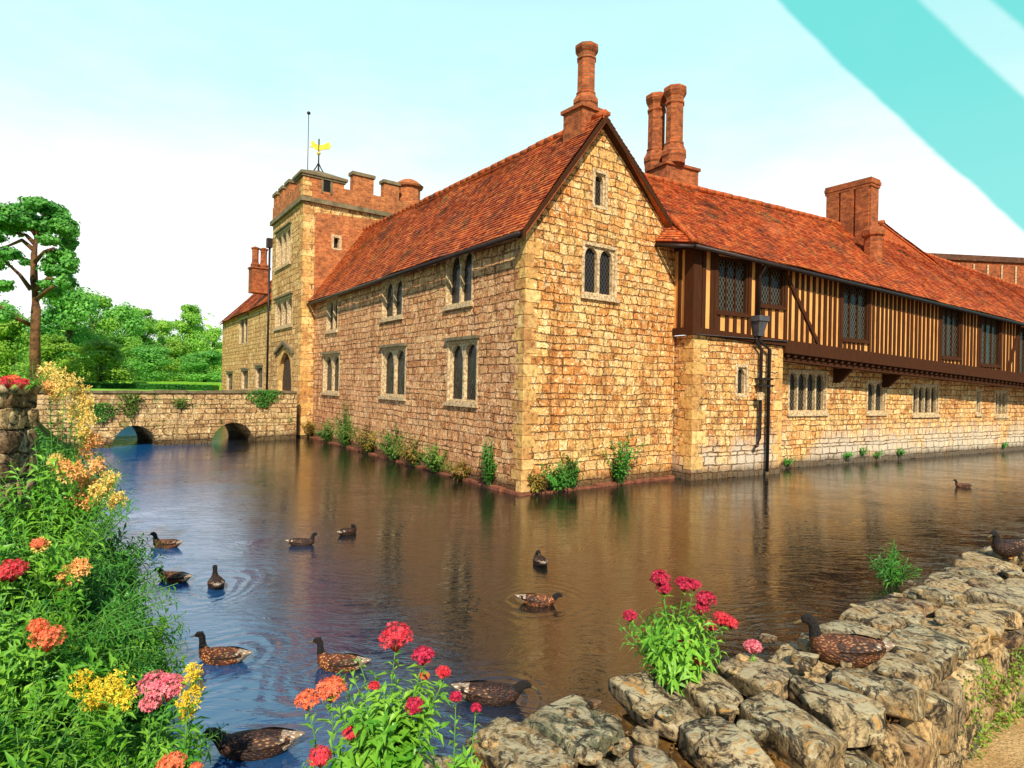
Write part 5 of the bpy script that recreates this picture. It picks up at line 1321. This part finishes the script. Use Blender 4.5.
# ------------------------------------------------------------------ ducks
def duck_mat(name, c1, c2, sc=40):
    m, nt, out = newmat(name); p = objc(nt)
    vr = nd(nt, 'ShaderNodeTexVoronoi', {'Vector': vscale(nt, p, (1, 2.2, 2.2)), 'Scale': sc}).outputs['Distance']
    f = noi(nt, p, 14, 4, 0.6)
    c = mix(nt, mrange(nt, vr, .22, .42), c2, c1); c = mix(nt, ma(nt, 'MULTIPLY', mrange(nt, f, .5, .6), .8), c, (0.02, 0.01, 0.006))
    bsdf(nt, out, c, .6, bump(nt, vr, .008), .3); return m
M['d_body'] = duck_mat('mottled_plumage', (0.10, 0.035, 0.014), (0.45, 0.19, 0.065))
M['d_warm'] = duck_mat('chestnut_plumage', (0.13, 0.035, 0.012), (0.70, 0.30, 0.10), 30)
M['d_wing'] = duck_mat('wing_plumage', (0.05, 0.022, 0.010), (0.34, 0.16, 0.06), 26)
M['d_dark'] = duck_mat('dark_plumage', (0.025, 0.012, 0.008), (0.14, 0.05, 0.02))
M['d_head'] = duck_mat('dark_head_plumage', (0.012, 0.010, 0.008), (0.05, 0.03, 0.018), 90)
M['d_tail'] = duck_mat('pale_tail_plumage', (0.30, 0.20, 0.12), (0.75, 0.65, 0.5), 30)
M['d_bill'] = simple('bill_horn', (0.14, 0.10, 0.03), .4)
M['d_eye'] = simple('eye_black', (0.005, 0.005, 0.005), .15)
M['d_blue'] = simple('wing_bar_blue', (0.03, 0.06, 0.35), .4)
def duckmesh(pose, bodym, sit=False):
    neck = {'up': [(.17, .085, .062, .064), (.19, .13, .038, .042), (.198, .175, .03, .033), (.21, .205, .032, .034), (.235, .222, .034, .034), (.262, .218, .026, .026), (.28, .208, .014, .013)],
            'tall': [(.175, .085, .06, .062), (.196, .14, .036, .038), (.202, .19, .028, .03), (.205, .235, .028, .03), (.222, .262, .033, .034), (.25, .26, .028, .027), (.27, .25, .015, .014)],
            'low': [(.18, .075, .062, .06), (.21, .105, .042, .044), (.235, .13, .034, .036), (.262, .148, .035, .035), (.288, .15, .032, .031), (.31, .143, .022, .02), (.325, .136, .013, .011)],
            'tuck': [(.165, .09, .066, .062), (.17, .13, .046, .044), (.155, .155, .036, .036), (.135, .165, .035, .034), (.11, .162, .033, .031), (.09, .152, .022, .02), (.078, .145, .012, .011)]}[pose]
    body = [(-.31, .115, .006, .004), (-.285, .112, .026, .012), (-.24, .098, .046, .030), (-.18, .076, .074, .060), (-.10, .058, .098, .084), (-.02, .048, .110, .096), (.06, .048, .106, .094), (.125, .060, .086, .080)]
    ch = body+neck; n = 18; vs = []; fs = []; mi = []
    pts = [V((c[0], 0, c[1])) for c in ch]
    for i, c in enumerate(ch):
        t = (pts[min(i+1, len(ch)-1)]-pts[max(0, i-1)]).normalized(); s_ = V((0, 1, 0)); u = s_.cross(t)*-1
        for k in range(n):
            a = 2*PI*k/n; vs.append(pts[i]+s_*c[2]*math.cos(a)+u*c[3]*math.sin(a))
    for i in range(len(ch)-1):
        for k in range(n):
            fs.append((i*n+k, i*n+(k+1) % n, (i+1)*n+(k+1) % n, (i+1)*n+k)); mi.append(2 if i < (3 if pose in ('tall', 'low') else 2) else (1 if i > 8 else 0))
    fs.append(tuple(range(n-1, -1, -1))); mi.append(2); fs.append(tuple((len(ch)-1)*n+k for k in range(n))); mi.append(1)
    return vs, fs, mi, pts[-1], (pts[-1]-pts[-3]).normalized(), pts[-3]
DP = {}
def make_duck(pose, bm, lab, sit=False):
    o = thing('duck', (0, 0, 0), lab, 'duck', 'ducks on the moat' if not sit else 'ducks resting on the wall')
    vs, fs, mi, tip, td, hp = duckmesh(pose, bm)
    g = MB(); g.mesh(vs, fs, 0, True); g.m = mi
    g.build('body', [M[bm], M['d_head'], M['d_tail']], o)
    td = V((td.x, 0, td.z-.12 if td.x > 0 else td.z)).normalized()
    g = MB(); up = V((0, 1, 0)).cross(td)*-1; ring = []; fs2 = []; n = 10
    for i, (l, w_, h_) in enumerate(((-.008, .014, .013), (.015, .012, .009), (.032, .013, .0055), (.048, .0125, .0035), (.056, .006, .002))):
        for k in range(n):
            a = 2*PI*k/n; ring.append(tip+td*l+V((0, 1, 0))*w_*math.cos(a)+up*h_*math.sin(a))
    for i in range(4):
        for k in range(n): fs2.append((i*n+k, i*n+(k+1) % n, (i+1)*n+(k+1) % n, (i+1)*n+k))
    fs2.append(tuple(4*n+k for k in range(n))); g.mesh(ring, fs2, 0, True); g.build('bill', M['d_bill'], o)
    for s_ in (-1, 1):
        g = MB(); g.lathe((0, 0), [(.0005, -.0045), (.003, -.003), (.0045, 0), (.003, .003), (.0005, .0045)], 8, 0, True)
        c = hp+V((.004, s_*.028, .010)); g.v = [p+c for p in g.v]; g.build('eye', M['d_eye'], o)
        g = MB(); rows = []; nn = 12
        for i in range(nn+1):           # folded wing: long teardrop shell along the flank
            t = i/nn; x = .13-.39*t; yy = s_*(.088*math.sin(PI*(.18+.72*t))**.6+.016*(1-t)*(t > .02)); zc = .062+.045*t
            hh = .047*math.sin(PI*min(.99, t*.85+.12))+.004
            th = .014*math.sin(PI*(t*.9+.08))+.002
            rows.append([V((x, yy*(.62 if j == 2 else 1 if j == 1 else .93)+s_*(th if j == 1 else 0), zc+(-hh, 0.006, hh)[j])) for j in range(3)])
        for a, b in zip(rows, rows[1:]):
            k0 = rows.index(a)
            for j in range(2): g.poly([a[j], b[j], b[j+1], a[j+1]], 1 if (k0 == 9 and j == 1) or k0 == 11 else 0, smooth=True)
        g.build('wing', [M['d_wing'], M['d_tail']], o)
    if sit:
        for s_ in (-1, 1):
            g = MB(); c = V((.02, s_*.045, -.048)); g.mesh([c+V((-.03, 0, 0)), c+V((.035, -.025, 0)), c+V((.042, 0, 0)), c+V((.035, .025, 0)), c+V((0, 0, .03)), c+V((0, 0, -.004))], [(0, 1, 4), (1, 2, 4), (2, 3, 4), (3, 0, 4), (1, 0, 5), (2, 1, 5), (3, 2, 5), (0, 3, 5)]); g.build('foot', simple('orange_foot', (.5, .2, .04)), o)
    return o
dark_idx = {3: 1, 4: 1, 7: 1, 8: 1, 10: 1, 2: 1}
for i, (px, py, hd, sc_, pose, lab) in enumerate(DUCKS):
    bm = 'd_dark' if i in dark_idx else 'd_warm' if i in (5, 6, 9) else 'd_body'; key = (pose, bm)
    if key not in DP: o = DP[key] = make_duck(pose, bm, lab)
    else: o = copytree(DP[key]); o['label'] = lab
    o.location = V((dpos[i].x, dpos[i].y, -.012)); o.rotation_euler = (0, 0, math.radians(hd)); o.scale = (sc_,)*3
p = water(845, 664, .85)
o = make_duck('up', 'd_body', 'large brown duck resting on top of the near stone wall', True); o.location = (p.x, p.y, .885); o.rotation_euler = (0, 0, math.radians(168)); o.scale = (1.0, 1.12, 1.12)
p = water(1008, 556, .85)
o = make_duck('up', 'd_dark', 'dark duck resting on the far end of the wall at the right edge', True); o.location = (p.x, p.y, .89); o.rotation_euler = (0, 0, math.radians(200)); o.scale = (1.05,)*3

# ------------------------------------------------------------------ light and sky
SUN_EL = math.radians(40); sd_ = V((0.10, -1.0, 0)).normalized()
sv = V((sd_.x*math.cos(SUN_EL), sd_.y*math.cos(SUN_EL), math.sin(SUN_EL)))
sl_ = bpy.data.lights.new('sun', 'SUN'); sl_.energy = 5.0; sl_.angle = math.radians(.5); sl_.color = (1, .92, .78)
so = bpy.data.objects.new('sun', sl_); COL.objects.link(so); so.rotation_euler = sv.to_track_quat('Z', 'Y').to_euler(); so.location = (0, -10, 30)
W = bpy.data.worlds.new('World'); SC.world = W; W.use_nodes = True; nt = W.node_tree; nt.nodes.clear()
wo = nt.nodes.new('ShaderNodeOutputWorld')
sky = nd(nt, 'ShaderNodeTexSky', sky_type='NISHITA'); sky.sun_disc = False; sky.sun_elevation = SUN_EL; sky.sun_rotation = math.atan2(sd_.x, sd_.y)
sky.air_density = 1.0; sky.dust_density = .5; sky.ozone_density = 1.5
dirn = nd(nt, 'ShaderNodeVectorMath', {0: nd(nt, 'ShaderNodeTexCoord').outputs['Generated']}, operation='NORMALIZE').outputs[0]
dz = sepxyz(nt, dirn)[2]
n1 = noi(nt, vscale(nt, dirn, (1.5, 1.5, 4)), 1.6, 6, .6)
# thin high cloud sheet: white low down, opening to cyan then blue overhead
cy = mrange(nt, ma(nt, 'ADD', dz, ma(nt, 'MULTIPLY', ma(nt, 'SUBTRACT', n1, .5), .35)), .17, .50)
def edge_mask(p, q, soft):
    a, b = ray(*p).normalized(), ray(*q).normalized(); n_ = a.cross(b).normalized()
    if n_.z < 0: n_ = -n_
    d = nd(nt, 'ShaderNodeVectorMath', {0: dirn, 1: tuple(n_)}, operation='DOT_PRODUCT').outputs['Value']
    d = ma(nt, 'ADD', d, ma(nt, 'MULTIPLY', ma(nt, 'SUBTRACT', n1, .5), .02))
    return mrange(nt, d, -soft, soft)
m1 = edge_mask((775, 0), (1024, 238), .004); m2 = edge_mask((918, 0), (1024, 98), .004); m3 = edge_mask((990, 0), (1024, 28), .004)
glass_refl = ma(nt, 'MULTIPLY', m1, ma(nt, 'SUBTRACT', 1.0, ma(nt, 'MULTIPLY', ma(nt, 'SUBTRACT', m2, m3), .7)))  # diagonal turquoise bands: reflection on glass, painted into the sky colour
hi = mrange(nt, dz, .50, .66)
skyc = mix(nt, 1.0, sky.outputs[0], (1.0, 1.25, 1.15), 'MULTIPLY')
cloud = mix(nt, cy, (9.7, 9.9, 9.8), (5.0, 8.2, 8.5))
turq = mix(nt, .88, skyc, (0.9, 6.6, 6.0))
c = mix(nt, ma(nt, 'MULTIPLY', glass_refl, .85), cloud, turq)
over = mix(nt, n1, (0.5, 1.5, 4.2), (2.0, 3.4, 6.0))
c = mix(nt, hi, c, over)
c = mix(nt, mrange(nt, sepxyz(nt, dirn)[1], .25, -.25), c, mix(nt, .5, over, skyc))
bg = nd(nt, 'ShaderNodeBackground', {'Color': c, 'Strength': .10}); nt.links.new(bg.outputs[0], wo.inputs[0])
